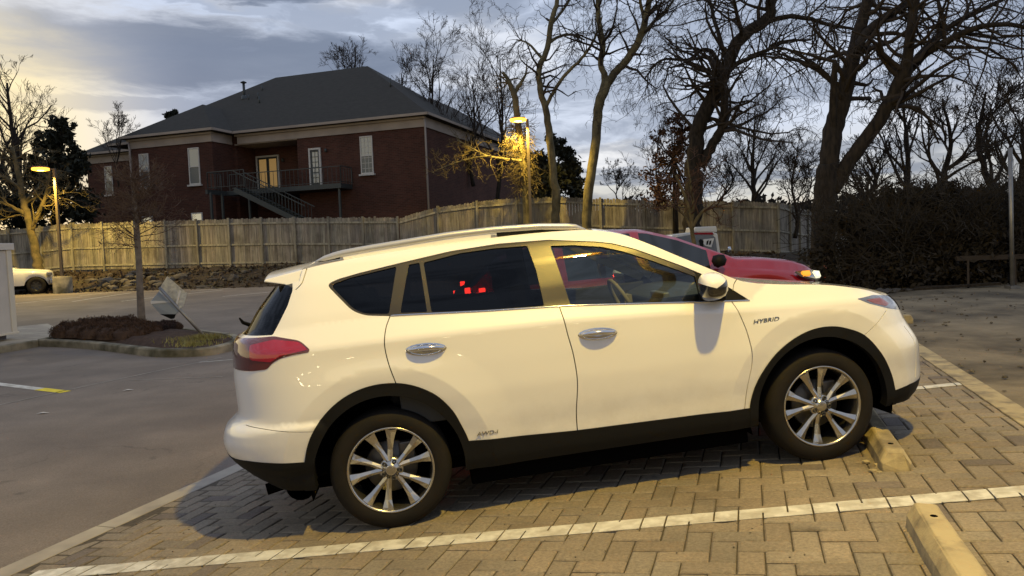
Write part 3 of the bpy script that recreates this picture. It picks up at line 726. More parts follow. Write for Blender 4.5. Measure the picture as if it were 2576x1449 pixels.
# door handles
for sd in (-1, 1):
    for (hx, hz, par) in ((-1.012, 1.030, 'rear'), (-.005, .988, 'front')):
        sl = -.05
        def hp(x, z, o_): return (hx+x, sd*(float(yside(hx+x, hz+z))+o_), hz+z+sl*x)
        mb = MB(); n = 22                           # dish
        ring = [(.118*math.cos(a), .036*math.sin(a)) for a in np.linspace(0, 2*math.pi, n, endpoint=False)]
        vs = [hp(p[0], p[1], .001) for p in ring]+[hp(p[0]*.86, p[1]*.80-.002, .005) for p in ring]+[hp(p[0]*.72, p[1]*.62-.004, .0015) for p in ring]+[hp(0, -.004, .001)]
        mb.add(vs, [(i+k*n, (i+1) % n+k*n, (i+1) % n+(k+1)*n, i+(k+1)*n) for k in range(2) for i in range(n)]+[(2*n+i, 2*n+(i+1) % n, 3*n) for i in range(n)], True)
        h = mb.build('handle', M['chrome'], suv, fix=True)
        mb = MB(); t = np.linspace(0, 1, 15)
        P = [hp(-.105+.215*k, .010*math.sin(math.pi*k)+.002, .006+.034*math.sin(math.pi*k)**.6) for k in t]
        mb.tube(P, [.007+.008*math.sin(math.pi*k)**.5 for k in t], 8); mb.build('grip', M['chrome'], h)
# door mirrors
for sd in (-1, 1):
    mb = MB(); N1, N2 = 18, 12; vs = []
    for i in range(N1):                             # rounded housing, wide side outward
        a = math.pi*i/(N1-1)
        for k in range(N2*2):
            b_ = 2*math.pi*k/(N2*2); cx0 = math.sin(a)**.62
            x = .075*np.sign(math.cos(b_))*abs(math.cos(b_))**.8*cx0; z = .085*np.sign(math.sin(b_))*abs(math.sin(b_))**.75*cx0
            yl = .120*-math.cos(a)
            vs.append((.700+x*(1.25 if x > 0 else .95)-.12*(yl+.12), sd*(.980+yl), 1.185+z*(.98-.30*(yl)/.24)))
    n2 = N2*2
    def spl(lo_): return [(i*n2+k, i*n2+(k+1) % n2, (i+1)*n2+(k+1) % n2, (i+1)*n2+k) for i in range(N1-1) for k in range(n2) if (not 2 <= k <= 10) == lo_]
    mb.add(vs, spl(False), True); mr = mb.build('side_mirror', M['paint'], suv, fix=False)
    mb = MB(); mb.add(vs, spl(True), True); mb.build('mirror_base', M['gloss_black'], mr)
    mb = MB(); mb.bar((.76, sd*.86, 1.105), (.71, sd*1.0, 1.125), .10, .05); mb.build('mirror_arm', M['blackplastic'], mr, bevel=.01)
    fixn(mr)
# wheels
def wheel(cx0, sd, parent):
    w = empty('wheel'); w.parent = parent; w.location = (cx0, 0, WZ); ow = .885
    mb = MB(); R0 = .352
    pr = [(.232, ow-.20), (.262, ow-.205), (.315, ow-.21), (R0-.012, ow-.19), (R0, ow-.16), (R0+.001, ow-.05), (R0-.004, ow-.03), (R0-.016, ow-.012), (.318, ow-.002), (.29, ow+.003), (.268, ow), (.254, ow-.006), (.247, ow-.014), (.244, ow-.03)]
    mb.lathe([(r, sd*h) for r, h in pr], 64, 1); ty = mb.build('tyre', M['tyre'], w, fix=True)
    mb = MB()
    for k in range(0):
        a = 2*math.pi*k/72; c, s_ = math.cos(a), math.sin(a); mb.box((c*(R0+.0005), sd*(ow-.035), s_*(R0+.0005)), (.012, .05, .004), np.array([[-s_, 0, c], [0, 1, 0], [c, 0, s_]]).T)
    rm = MB()
    rm.lathe([(r, sd*h) for r, h in [(.251, ow-.012), (.254, ow-.008), (.251, ow-.002), (.243, ow-.003), (.238, ow-.012), (.232, ow-.03), (.226, ow-.12), (.235, ow-.20)]], 64, 1)
    for k in range(5):
        for s_ in (-1, 1):
            a = R_(90+9+72*k)+s_*R_(15.5); ah = R_(90+9+72*k)+s_*R_(7.)
            ax, ar = math.cos(ah), math.sin(ah)
            p0, p1 = V(.052*ax, 0, .052*ar)*1.0, V(.236*math.cos(a), 0, .236*math.sin(a)); d = (p1-p0)/np.linalg.norm(p1-p0); nn = V(-d[2], 0, d[0])
            pts = []
            for t, wd, dep in ((0, .020, .016), (.35, .018, .026), (.7, .025, .018), (.93, .037, .008), (1.0, .041, .006)):
                c0 = p0+(p1-p0)*t
                for off, dp in ((-wd/1.25, .010), (0, 0), (wd/1.25, .010)): pts.append(V(c0[0]+nn[0]*off, sd*(ow-dep-dp), c0[2]+nn[2]*off))
                pts += [V(c0[0]+nn[0]*wd/1.5, sd*(ow-dep-.04), c0[2]+nn[2]*wd/1.5), V(c0[0]-nn[0]*wd/1.5, sd*(ow-dep-.04), c0[2]-nn[2]*wd/1.5)]
            rm.add(pts, [(i*5+k2, i*5+(k2+1) % 5, (i+1)*5+(k2+1) % 5, (i+1)*5+k2) for i in range(4) for k2 in range(5)], False)
    rm.lathe([(.075, sd*(ow-.05)), (.072, sd*(ow-.030)), (.060, sd*(ow-.022)), (.034, sd*(ow-.018)), (.033, sd*(ow-.012)), (.026, sd*(ow-.010)), (.0, sd*(ow-.009))], 30, 1)
    ri = rm.build('rim', M['alloy'], w, fix=True)
    mb = MB()
    for k in range(5):
        a = R_(90+9+36+72*k); c = (.052*math.cos(a), sd*(ow-.024), .052*math.sin(a)); mb.lathe([(.013, 0), (.013, sd*.010), (.007, sd*.010), (.006, sd*.003), (0, sd*.002)], 10, 1, c)
    mb.build('lug_nut', M['alloydark'], ri)
    mb = MB(); mb.lathe([(0, sd*(ow-.10)), (.15, sd*(ow-.10)), (.155, sd*(ow-.112)), (.155, sd*(ow-.125)), (0, sd*(ow-.13))], 40, 1); mb.build('brake_disc', mat('brake_iron', (.10, .095, .09), .45, .8), w)
    mb = MB(); mb.lathe([(.232, sd*(ow-.17)), (0, sd*(ow-.172))], 32, 1); mb.build('wheel_back', M['void'], w)
    mb = MB(); mb.box((.10, sd*(ow-.115), .07), (.09, .06, .13)); mb.build('caliper', mat('caliper', (.14, .13, .12), .5, .6), w, bevel=.01)
    return w
for cx0 in (XR, XF):
    for sd in (-1, 1): wheel(cx0, sd, suv)
# rear mudflap edge, exhaust, wiper, badge text
mb = MB(); mb.box((-1.745, -.80, .40), (.02, .15, .14)); mb.build('mud_flap', M['blackplastic'], suv, bevel=.005)
mb = MB(); mb.tube([(-1.60, -.52, .30), (-1.90, -.52, .28), (-2.08, -.56, .255)], .035, 12); mb.lathe([(.08, -.2), (.09, -.19), (.09, .19), (.08, .2), (0, .2)], 16, 1, (-1.86, -.45, .27)); mb.build('exhaust', M['void'], suv)
mb = MB(); mb.tube([(-2.16, .05, 1.21), (-2.22, .0, 1.25), (-2.20, -.15, 1.29)], [.016, .012, .006], 8); mb.build('rear_wiper', M['blackplastic'], suv)
def text(name, body, size, mt, parent, loc, rot, ext=.0015, shear=0., bold=0., sx=1.):
    cu_ = bpy.data.curves.new(name, 'FONT'); cu_.body = body; cu_.size = size; cu_.extrude = ext; cu_.align_x = 'CENTER'; cu_.align_y = 'CENTER'; cu_.shear = shear; cu_.offset = bold
    cu_.materials.append(mt); o = bpy.data.objects.new(name, cu_); col.objects.link(o)
    me = bpy.data.meshes.new_from_object(o); bpy.data.objects.remove(o); o = bpy.data.objects.new(name, me); col.objects.link(o); o.parent = parent; o.location = tuple(loc); o.rotation_euler = rot; o.scale = (sx, 1, 1); return o
bx = 1.03; bz = .935
text('badge', 'HYBRID', .036, mat('badge_blue_chrome', (.30, .34, .46), .25, .8), suv, (bx, -float(yside(bx, bz))-.002, bz), (R_(90), 0, R_(-1)), shear=.25, bold=.0003, sx=1.3)
bx = -.72; bz = .495
text('badge', 'AWD-i', .032, mat('badge_chrome', (.30, .29, .28), .3, .8), suv, (bx, -float(yside(bx, bz))-.002, bz), (R_(90), 0, 0), shear=.2, bold=.0002, sx=1.3)
# interior: seats, dash, wheel, pillars, headliner, visor
it = MB()
for y0 in (-.37, .37):
    it.box((-.02, y0, .72), (.52, .50, .16)); M_ = Matrix.Rotation(R_(-14), 3, 'Y'); M_ = np.array(M_)
    it.box((-.335, y0, 1.02), (.14, .48, .60), M_)
it.box((-1.02, 0, .74), (.5, 1.25, .16)); it.box((-1.30, 0, 1.0), (.14, 1.25, .5), M_)
it.build('seat', mat('grey_seat', (.045, .048, .055), .8), suv, bevel=.04)
hr = MB()
for y0 in (-.37, .37): hr.box((-.43, y0, 1.36), (.10, .26, .17), M_)
for y0 in (-.42, .42): hr.box((-1.38, y0, 1.30), (.09, .24, .13), M_)
hr.build('headrest', mat('headrest', (.05, .052, .058), .8), suv, bevel=.035)
mb = MB(); mb.prism([(.62, -.74, 1.06), (.78, -.74, 1.115), (1.02, -.74, 1.12), (1.10, -.74, .70), (.66, -.74, .70)], (0, 1.48, 0)); mb.build('dashboard', M['dash'], suv, bevel=.02, fix=True)
mb = MB(); mb.box((.665, -.05, 1.085), (.05, .30, .05)); mb.build('dash_trim', mat('trim_silver', (.28, .29, .28), .35, .5), suv, bevel=.01)
mb = MB(); a = np.linspace(0, 2*math.pi, 29); cM = V(.50, .37, 1.03)
tl_ = V(math.cos(R_(65)), 0, math.sin(R_(65)))
mb.tube([cM+.185*(math.cos(t)*V(0, 1, 0)+math.sin(t)*V(-.42, 0, .907)) for t in a], .016, 8, cap=False); mb.box(cM+V(.03, 0, -.01), (.06, .14, .12)); mb.build('steering_wheel', M['beige'], suv)
for sd in (1,):                                     # far side inner pillars catch the lamp light
    mb = MB()
    for (xa, za, xb, zb2, w) in ((.16, 1.515, .80, 1.165, .07), (-.26, 1.55, -.19, 1.16, .10), (-1.12, 1.54, -1.17, 1.24, .12), (-1.55, 1.48, .20, 1.57, .04)):
        ya, yb2 = float(fTop(za))-.05, float(fTop(zb2))-.05
        mb.bar((xa, sd*ya, za), (xb, sd*yb2, zb2), w, .03, up=(0, 1, .5))
    mb.build('inner_pillar', M['beige'], suv, bevel=.01)
mb = MB(); mb.box((-.65, 0, 1.572), (1.75, 1.08, .02)); mb.build('headliner', mat('headliner', (.16, .155, .14), .9), suv, bevel=.008)
mb = MB(); mb.box((.22, -.30, 1.50), (.17, .40, .012), np.array(Matrix.Rotation(R_(35), 3, 'Y'))); mb.box((.22, .33, 1.50), (.17, .40, .012), np.array(Matrix.Rotation(R_(35), 3, 'Y'))); mb.build('sun_visor', M['beige'], suv, bevel=.004)
mb = MB(); mb.bar((.36, 0, 1.50), (.33, 0, 1.44), .02); mb.box((.31, 0, 1.42), (.03, .22, .065)); mb.build('rear_view_mirror', M['cabin'], suv, bevel=.01)
for sd in (1, -1):
    mb = MB(); mb.box((-.2, sd*.80, .86), (2.0, .06, .55)); mb.build('door_lining', M['cabin'], suv, bevel=.01)
# tail gate window and plate (rear face)
mb = MB(); vs = []
for i, z in enumerate(np.linspace(1.23, 1.47, 8)):
    for y in np.linspace(-.62, .62, 9):
        Rr = float(fRear(z)); w = float(fTop(z)); vs.append((-1.58+(Rr+1.58)*(1-abs(y/w)**3)**(1/3.)-.001, y, z))
mesh('license_plate', [(-2.245, -.16, .80), (-2.245, .16, .80), (-2.245, .16, .96), (-2.245, -.16, .96)], [(0, 1, 2, 3)], M['white_trim'], suv)

# ------------------------------------------------------------------ lamps
LAMPC = (1.0, .70, .13)
def street_lamp(base, h, arm, power, label, basecyl=True, rb_=.45, hb=1.0, azim=180, head=(.62, .34, .16), grp='parking lot lamps', spot=None, rad=.09):
    z0 = base[2]; t = empty('street_lamp', base, 0, label, 'lamp', grp)
    if basecyl:
        mb = MB(); mb.lathe([(rb_, -.3), (rb_, hb-.03), (rb_-.03, hb), (0, hb)], 28); mb.build('base', M['kerb_old'], t)
    b0 = hb if basecyl else 0
    mb = MB(); mb.box((0, 0, b0+.01), (.30, .30, .03)); mb.prism([(-.06, -.06, b0), (.06, -.06, b0), (.06, .06, b0), (-.06, .06, b0)], (0, 0, h-b0)); mb.build('pole', M['lampmetal'], t, bevel=.01)
    ax, ay = math.cos(R_(azim)), math.sin(R_(azim))
    mb = MB(); mb.bar((0, 0, h-.05), (ax*arm, ay*arm, h-.02), .07); mb.build('arm', M['lampmetal'], t)
    hd = MB(); c = V(ax*(arm+head[0]/2), ay*(arm+head[0]/2), h)
    Rz = np.array(Matrix.Rotation(R_(azim), 3, 'Z'))
    hd.box(c+V(0, 0, .05), (head[0], head[1], .10), Rz); ho = hd.build('lamp_head', M['lampmetal'], t, bevel=.03)
    mb = MB(); mb.lathe([(0, -.075), (.11, -.09), (.19, -.06), (.23, -.0)], 20, 2, c+V(0, 0, -.004)); mb.build('bulb', mat('lamp_glow', (1, .8, .4), .5, emis=(1, .70, .22), es=26), ho)
    mb = MB(); mb.lathe([(.37, .02), (.36, -.07), (.24, -.10), (.235, -.0)], 24, 2, c+V(0, 0, -.004)); mb.build('lens', mat('lamp_halo', (1, .5, .1), .5, emis=(1, .45, .04), es=4.), ho)  # glowing orange ring added round the bulb to imitate its halo
    l = bpy.data.lights.new('lamp_light', 'SPOT' if spot else 'POINT'); l.energy = power; l.color = LAMPC if grp is None else (1., .68, .12); l.shadow_soft_size = rad
    if spot: l.spot_size = R_(spot); l.spot_blend = .4
    lo = bpy.data.objects.new('lamp_light', l); col.objects.link(lo); lo.parent = t; lo.location = tuple(c+V(.0, -.30 if not grp is None else 0, -.35))
    return t
LP = V(1.65, 1.55, 7.2)
street_lamp((LP[0]+1.09, LP[1]-.82, G(2.8, .7)), LP[2]+.1-G(2.8, .7), 1.05, 2250, 'tall lamp standing just outside the picture, over the parked white SUV', azim=180-37, grp=None, rad=.10)
p = at(143, 690, 38.5)
l2 = at(112, 425, 35.1)
street_lamp((at(159, 733, 35.1)[0], 35.1, G(-21, 35.1)-.05), l2[2]-G(-21, 35.1)+.05, .25, 2300, 'lamp on a round concrete base, lighting the left end of the fence', azim=200, spot=166, rb_=.41, hb=.85)
p = at(1345, 560, 33.5); l1 = at(1318, 303, 33.5)
street_lamp((at(1340, 600, 33.5)[0]-.05, 33.5, .9), l1[2]-.9+.05, .10, 2000, 'lamp among the tree trunks in front of the sloping fence', basecyl=False, azim=185, spot=168)

# ================================================================== fence
from random import Random
def tinted(mb, name, mat_, tints, parent=None):
    o = mb.build(name, mat_, parent); ca = o.data.color_attributes.new('tint', 'FLOAT_COLOR', 'POINT')
    ca.data.foreach_set('color', np.array([c for c in tints]).ravel()); return o
rf = Random(5)
def wtint(): k = rf.uniform(.72, 1.2); return (.29*k, .265*k*rf.uniform(.96, 1.02), .22*k, 1)
def fence_run(pts, label, h=2.44, sp=1.85, first=True, kf=1.):
    """pts: (pixel x, pixel y of the top, depth); posts and rails face the lot"""
    P = [at(*p) for p in pts]; t = empty('fence', (0, 0, 0), 0, label, 'fence', 'wooden fence behind the lot')
    L = [0]
    for a, b_ in zip(P[:-1], P[1:]): L.append(L[-1]+np.linalg.norm((b_-a)[:2]))
    P = np.array(P)
    def pos(s): return V(*[np.interp(s, L, P[:, k]) for k in range(3)])
    bd, bt = MB(), []
    s = 0.
    while s < L[-1]-.02:
        w = rf.uniform(.128, .145); a, b_ = pos(s), pos(min(s+w-.006, L[-1])); d = (b_-a)[:2]; d /= np.linalg.norm(d); n_ = V(-d[1], d[0], 0)
        if n_[1] < 0: n_ = -n_
        dz = rf.gauss(0, .022); ta = rf.uniform(.0, .012)
        q0 = [a+V(0, 0, dz-.02), a+(b_-a)*.2+V(0, 0, dz+.02), a+(b_-a)*.8+V(0, 0, dz+.02), b_+V(0, 0, dz-.02), b_+V(0, 0, -h), a+V(0, 0, -h)]
        bd.prism([p+n_*(.02+ta) for p in q0], n_*.02); c = wtint(); bt += [c]*12; s += w
    tinted(bd, 'boards', M['wood'], bt, t)
    n = max(1, round(L[-1]/sp))
    for i in range(n+1):
        if i == 0 and not first: continue
        a = pos(L[-1]*i/n); mb = MB(); d = pos(min(L[-1], L[-1]*i/n+.1))-pos(max(0, L[-1]*i/n-.1)); an = math.atan2(d[1], d[0])
        Rz = np.array(Matrix.Rotation(an, 3, 'Z'))
        mb.box(a+V(0, 0, -h/2-.05)-Rz@V(0, .045, 0), (.10, .09, h+.25), Rz); k = rf.uniform(.75, 1.)*kf
        tinted(mb, 'post', M['wood'], [(.34*k, .315*k, .255*k, 1)]*8, t)
    for zz in (-.22, -h*.53, -h+.22):
        mb = MB(); tt = []
        for i in range(n):
            a, b_ = pos(L[-1]*i/n), pos(L[-1]*(i+1)/n); mb.bar(a+V(0, -.012, zz), b_+V(0, -.012, zz), .045, .09); tt += [(.36, .335, .27, 1)]*8
        tinted(mb, 'rail', M['wood'], tt, t)
    return P
fence_run([(-140, 585, 40), (40, 577, 39.8), (170, 564, 39.5), (430, 556, 38.6), (700, 549, 37.6), (1000, 548, 36.6)], 'long level run of weathered board fence below the brick house')
fence_run([(1004, 549, 36.55), (1100, 522, 36.4), (1240, 503, 36.1), (1400, 496, 35.6)], 'fence run stepping uphill behind the lamp and the bare trunks', first=False)
fence_run([(1403, 496, 35.6), (1520, 501, 35.2), (1700, 505, 34.6), (1957, 510, 34)], 'fence run behind the red car and the white pickup', first=False)
fence_run([(1960, 510, 34), (2050, 535, 40), (2130, 552, 46)], 'short end of the fence turning away behind the largest trunk', first=False)

# earth bank between the lot and the fence, running on under the house
def lot_edge(x): return float(np.interp(x, [-60, -24, -14, -4, 6, 14, 60], [36.5, 35.6, 33.6, 32.6, 31.4, 30.5, 30]))
def fence_y(x): return float(np.interp(x, [-26, -17, -5, 2, 9, 60], [39.8, 38.8, 36.6, 35.6, 34, 34]))
vs, fs = [], []; NX, NY = 220, 46
prof = [0, .04, .1, .18, .26, .36, .46, .56, .66, .76, .86, 1.]+[1+.15*k for k in range(1, 6)]+[2+.9*k for k in range(0, 29)]
for i in range(NX+1):
    x = -75+150*i/NX; y0, y1 = lot_edge(x), fence_y(x)
    top = float(np.interp(x, [-26, -4, 1, 9, 20], [1.15, 1.15, 1.35, .95, .6]))
    for t_ in prof:
        y = y0+(y1-y0)*t_; z0 = G(x, y0)
        z = z0-.06+(top-z0+.06)*sm(0, .95, t_)**.8 if t_ < 1 else top+min(.6, .03*(y-y1))
        am = .16 if .05 < t_ < 1 else 0.02
        z += am*(noise.noise(Vector((x*.9, y*.9, 2)))+.6*noise.noise(Vector((x*2.7, y*2.7, 7))))
        vs.append((x, y+(.25*noise.noise(Vector((x*.5, 0, 3))) if t_ == 0 else 0), z))
m_ = len(prof)
for i in range(NX):
    for j in range(m_-1): a = i*m_+j; fs.append((a, a+m_, a+m_+1, a+1))
tag(mesh('earth_bank', vs, fs, M['earth'], smooth=True), kind='structure')
def bank_z(x, y):
    y0, y1 = lot_edge(x), fence_y(x); t_ = (y-y0)/(y1-y0); z0 = G(x, y0); top = float(np.interp(x, [-26, -4, 1, 9, 20], [1.15, 1.15, 1.35, .95, .6]))
    return z0-.06+(top-z0+.06)*sm(0, .95, t_)**.8
# rubble on the bank
rr = Random(11); mb = MB()
ico = [V(0, 0, 1)]+[V(.894*math.cos(2*math.pi*k/5), .894*math.sin(2*math.pi*k/5), .447) for k in range(5)]+[V(.894*math.cos(2*math.pi*(k+.5)/5), .894*math.sin(2*math.pi*(k+.5)/5), -.447) for k in range(5)]+[V(0, 0, -1)]
icf = [(0, 1+k, 1+(k+1) % 5) for k in range(5)]+[(1+k, 6+k, 1+(k+1) % 5) for k in range(5)]+[(1+(k+1) % 5, 6+k, 6+(k+1) % 5) for k in range(5)]+[(11, 6+(k+1) % 5, 6+k) for k in range(5)]
def rock(mb, c, s): 
    sc = V(rr.uniform(.7, 1.5), rr.uniform(.6, 1.2), rr.uniform(.35, .8))*s
    mb.add([V(*c)+p*sc*rr.uniform(.75, 1.2) for p in ico], icf)
for _ in range(90):
    u = rr.random(); x = -21+8*u if rr.random() < .8 else rr.uniform(-21, 6); y = lot_edge(x)+(fence_y(x)-lot_edge(x))*rr.uniform(.02, .7)
    rock(mb, (x, y, bank_z(x, y)+.03), rr.uniform(.05, .22) if rr.random() < .8 else rr.uniform(.2, .34))
tag(mb.build('rubble', M['rock']), 'loose stones and broken concrete heaped on the bank below the fence', 'rubble', kind='stuff')
def scatter_quads(mb, n, fn, s0, s1, r_, aspect=1.8):
    for _ in range(n):
        c = V(*fn()); s = r_.uniform(s0, s1); a = V(r_.gauss(0, 1), r_.gauss(0, 1), r_.gauss(0, 1)); a /= np.linalg.norm(a); b_ = np.cross(a, V(r_.gauss(0, 1), r_.gauss(0, 1), r_.gauss(0, 1))); b_ /= np.linalg.norm(b_)
        a = a*s*aspect/2; b_ = b_*s/2; mb.add([c-a, c-b_, c+a, c+b_], [(0, 1, 2, 3)])
mb = MB()
def lf():
    x = rr.uniform(-24, 12); y = lot_edge(x)+(fence_y(x)-lot_edge(x))*rr.uniform(-.03, .9); return (x, y, bank_z(x, y)+rr.uniform(0, .10))
scatter_quads(mb, 4200, lf, .05, .16, rr)
tag(mb.build('leaf_litter', nmat('leaf_litter', (.10, .07, .045), (.035, .025, .018), 2, .9)), 'dry leaves strewn over the bank below the fence', 'leaves', kind='stuff')

# ================================================================== brick house
KH = at(1065, 287, 43.5); ZE = KH[2]
ha = R_(162.); EU = V(math.cos(ha), math.sin(ha), 0); EV = V(-EU[1], EU[0], 0)
if EV[1] < 0: EV = -EV
house = empty('brick_house', (KH[0], KH[1], 0), 0, 'dark red brick two storey house with hipped grey roof above the fence', 'house')
house.matrix_world = Matrix(((EU[0], EV[0], 0, KH[0]), (EU[1], EV[1], 0, KH[1]), (0, 0, 1, 0), (0, 0, 0, 1)))
def H(px, py, v0):                                   # pixel on the facade plane v = v0 -> (u, z)
    d = ray(px, py); n_ = EV; o_ = V(KH[0], KH[1], 0)+EV*v0
    t_ = ((o_-CAM)@n_)/(d@n_); p = CAM+d*t_; return (p-o_)@EU, p[2]
GB = 1.2
def wallbox(u0, u1, v0, v1, z0, z1, name='wall', m='brick'):
    mb = MB(); mb.box(((u0+u1)/2, (v0+v1)/2, (z0+z1)/2), (abs(u1-u0), abs(v1-v0), z1-z0)); return mb.build(name, M[m], house)
ZW = ZE-.15
ur = H(745, 318, 0)[0]; ul = H(598, 335, 0)[0]; ww0 = H(531, 326, -1.8)[0]; ww1 = H(328, 348, -1.8)[0]
wallbox(.0, ur, 0, 15., GB, ZW)
wallbox(ur, ul+.3, 2.0, 15., GB, ZW)
wallbox(.0, 11, 15., 24, GB, ZW)
wallbox(ww0, ww1, -1.8, 14, GB, ZW)
wallbox(ul+.3, ww0+.1, 0.2, 14, GB, ZW)
wallbox(ww1-.5, ww1+8.2, 2.3, 16, GB, ZW)
def frieze(u0, u1, v, side=None):
    mb = MB(); mb.box(((u0+u1)/2, v-.03, ZW-.29), (u1-u0, .10, .58)); mb.box(((u0+u1)/2, v-.09, ZW-.06), (u1-u0+.2, .24, .12))
    return mb.build('frieze', M['cream'], house)
frieze(-.05, ul+.02, 0); frieze(ww0-.05, ww1+.05, -1.8); frieze(ww1+.1, ww1+8.3, 2.3)
mb = MB(); mb.box((ww0-.03, -.9, ZW-.29), (.1, 1.8, .58)); mb.box((-.03, 12.0, ZW-.29), (.10, 24.0, .58)); mb.box((ur/2+ul/2+.15, 1.0, ZW-.60), (ul-ur+.3, 2.0, .06)); mb.build('frieze', M['cream'], house)
def hip(u0, u1, v0, v1, z, pitch=.655, oh=.45, name='roof'):
    u0 -= oh; u1 += oh; v0 -= oh; v1 += oh; hv, hu = (v1-v0)/2, (u1-u0)/2
    if hu >= hv: r = [(u0+hv, (v0+v1)/2), (u1-hv, (v0+v1)/2)]; rise = hv*pitch
    else: r = [((u0+u1)/2, v0+hu), ((u0+u1)/2, v1-hu)]; rise = hu*pitch
    c = [(u0, v0, z), (u1, v0, z), (u1, v1, z), (u0, v1, z)]; b_ = [(p[0], p[1], z-.14) for p in c]
    v = c+b_+[(r[0][0], r[0][1], z+rise), (r[1][0], r[1][1], z+rise)]
    if hu >= hv: f = [(0, 1, 9, 8), (1, 2, 9), (2, 3, 8, 9), (3, 0, 8)]
    else: f = [(0, 1, 8), (1, 2, 9, 8), (2, 3, 9), (3, 0, 8, 9)]
    o = mesh(name, v, f+[(4, 7, 6, 5)], M['shingle'], house); 
    mb = MB()
    for a, b2 in ((0, 1), (1, 2), (2, 3), (3, 0)): mb.bar(V(*c[a])+V(0, 0, -.05), V(*c[b2])+V(0, 0, -.05), .13, .15)
    mb.build('gutter', M['cream'], o)
    return o
rf0 = hip(0, 22.6, 0, 15.0, ZE, pitch=.655)
hip(0, 11, 8, 24, ZE-.02)
hip(ww0, ww1, -1.8, 14.2, ZE+.01)
hip(ww1-1.5, ww1+8.2, 2.3, 16, ZE-.02)
# vents on the roof
def roofpt(px, py, v0): u, z = H(px, py, v0); return u, z
for (px, y0, y1, v0, r_) in ((616, 266, 228, 4.5, .09), (627, 270, 258, 4.2, .05), (650, 266, 252, 4.2, .05), (654, 279, 262, 3.4, .05), (661, 250, 238, 5.5, .05), (984, 247, 226, 3.6, .06)):
    u, z = H(px, y0, v0); u2, z2 = H(px, y1, v0); zr = ZE+(v0+.45)*.655
    mb = MB(); mb.tube([(u, v0, zr-.1), (u, v0, zr+(z2-z))], r_, 8)
    if r_ > .08: mb.lathe([(.0, .16), (.22, .05), (.2, 0), (.1, -.02)], 12, 2, (u, v0, zr+(z2-z))); mb.lathe([(.22, -.1), (.18, .12), (.09, .2)], 10, 2, (u, v0, zr))
    mb.build('roof_vent', M['steel'], rf0)
# windows
M['winup'] = mat('blind_sky_pane', (.30, .33, .35), .12, spec=.8, coat=1.); M['winlo'] = mat('window_screen', (.10, .115, .125), .25, spec=.7)  # upper panes: blind with the reflected sky put into its blue-grey
M['windark'] = mat('door_glass', (.03, .035, .04), .1, spec=.8)
M['warm'] = mat('lit_blinds', (.35, .25, .12), .6, emis=(.85, .50, .16), es=.20); M['warmlow'] = mat('lit_basement', (.5, .45, .3), .6, emis=(.9, .8, .55), es=.38)
def window(x0, x1, y0, y1, v, muntins=False, up='winup', lo='winlo', split=.52, sillw=True, trim='white_trim'):
    u1, z1 = H(x0, y0, v); u0, z0 = H(x1, y1, v)
    fr = MB(); t_ = .07; d = .10
    for a, b_, c, e in ((u0, u1, z1-t_, z1), (u0, u1, z0, z0+t_), (u0, u0+t_, z0+t_, z1-t_), (u1-t_, u1, z0+t_, z1-t_)): fr.box(((a+b_)/2, v-.01, (c+e)/2), (b_-a, d, e-c))
    zm = z0+(z1-z0)*(1-split)
    if lo: fr.box(((u0+u1)/2, v-.02, zm), (u1-u0-2*t_, d*.8, .05))
    w = fr.build('window', M['steel'] if trim == 'dark' else M[trim], house)
    g_ = MB(); g_.box(((u0+u1)/2, v-.0, (zm+z1-t_)/2 if lo else (z0+z1)/2), (u1-u0-2*t_, .06, (z1-t_-zm) if lo else z1-z0-2*t_)); g_.build('pane', M[up], w)
    if lo: g_ = MB(); g_.box(((u0+u1)/2, v-.005, (zm+z0+t_)/2), (u1-u0-2*t_, .06, zm-z0-t_)); g_.build('pane', M[lo], w)
    if muntins:
        mm = MB()
        for k in (1, 2): mm.box((u0+t_+(u1-u0-2*t_)*k/3, v-.035, (z0+z1)/2), (.025, .02, z1-z0-2*t_))
        for k in range(1, 7): mm.box(((u0+u1)/2, v-.036, z0+(z1-z0)*k/7), (u1-u0-2*t_, .02, .022))
        mm.build('muntin', M['white_trim'], w)
    if sillw: s_ = MB(); s_.box(((u0+u1)/2, v-.07, z0-.06), (u1-u0+.2, .2, .10)); s_.build('sill', M['white_trim'], w)
    return w
window(905, 941, 344, 436, 0, True); window(473, 506, 373, 463, -1.8); window(350, 379, 388, 472, -1.8)
window(263, 287, 419, 489, 2.3); window(482, 511, 536, 556, -1.8, lo=None, up='warmlow'); window(357, 386, 545, 562, -1.8, lo=None, up='warmlow', sillw=False)
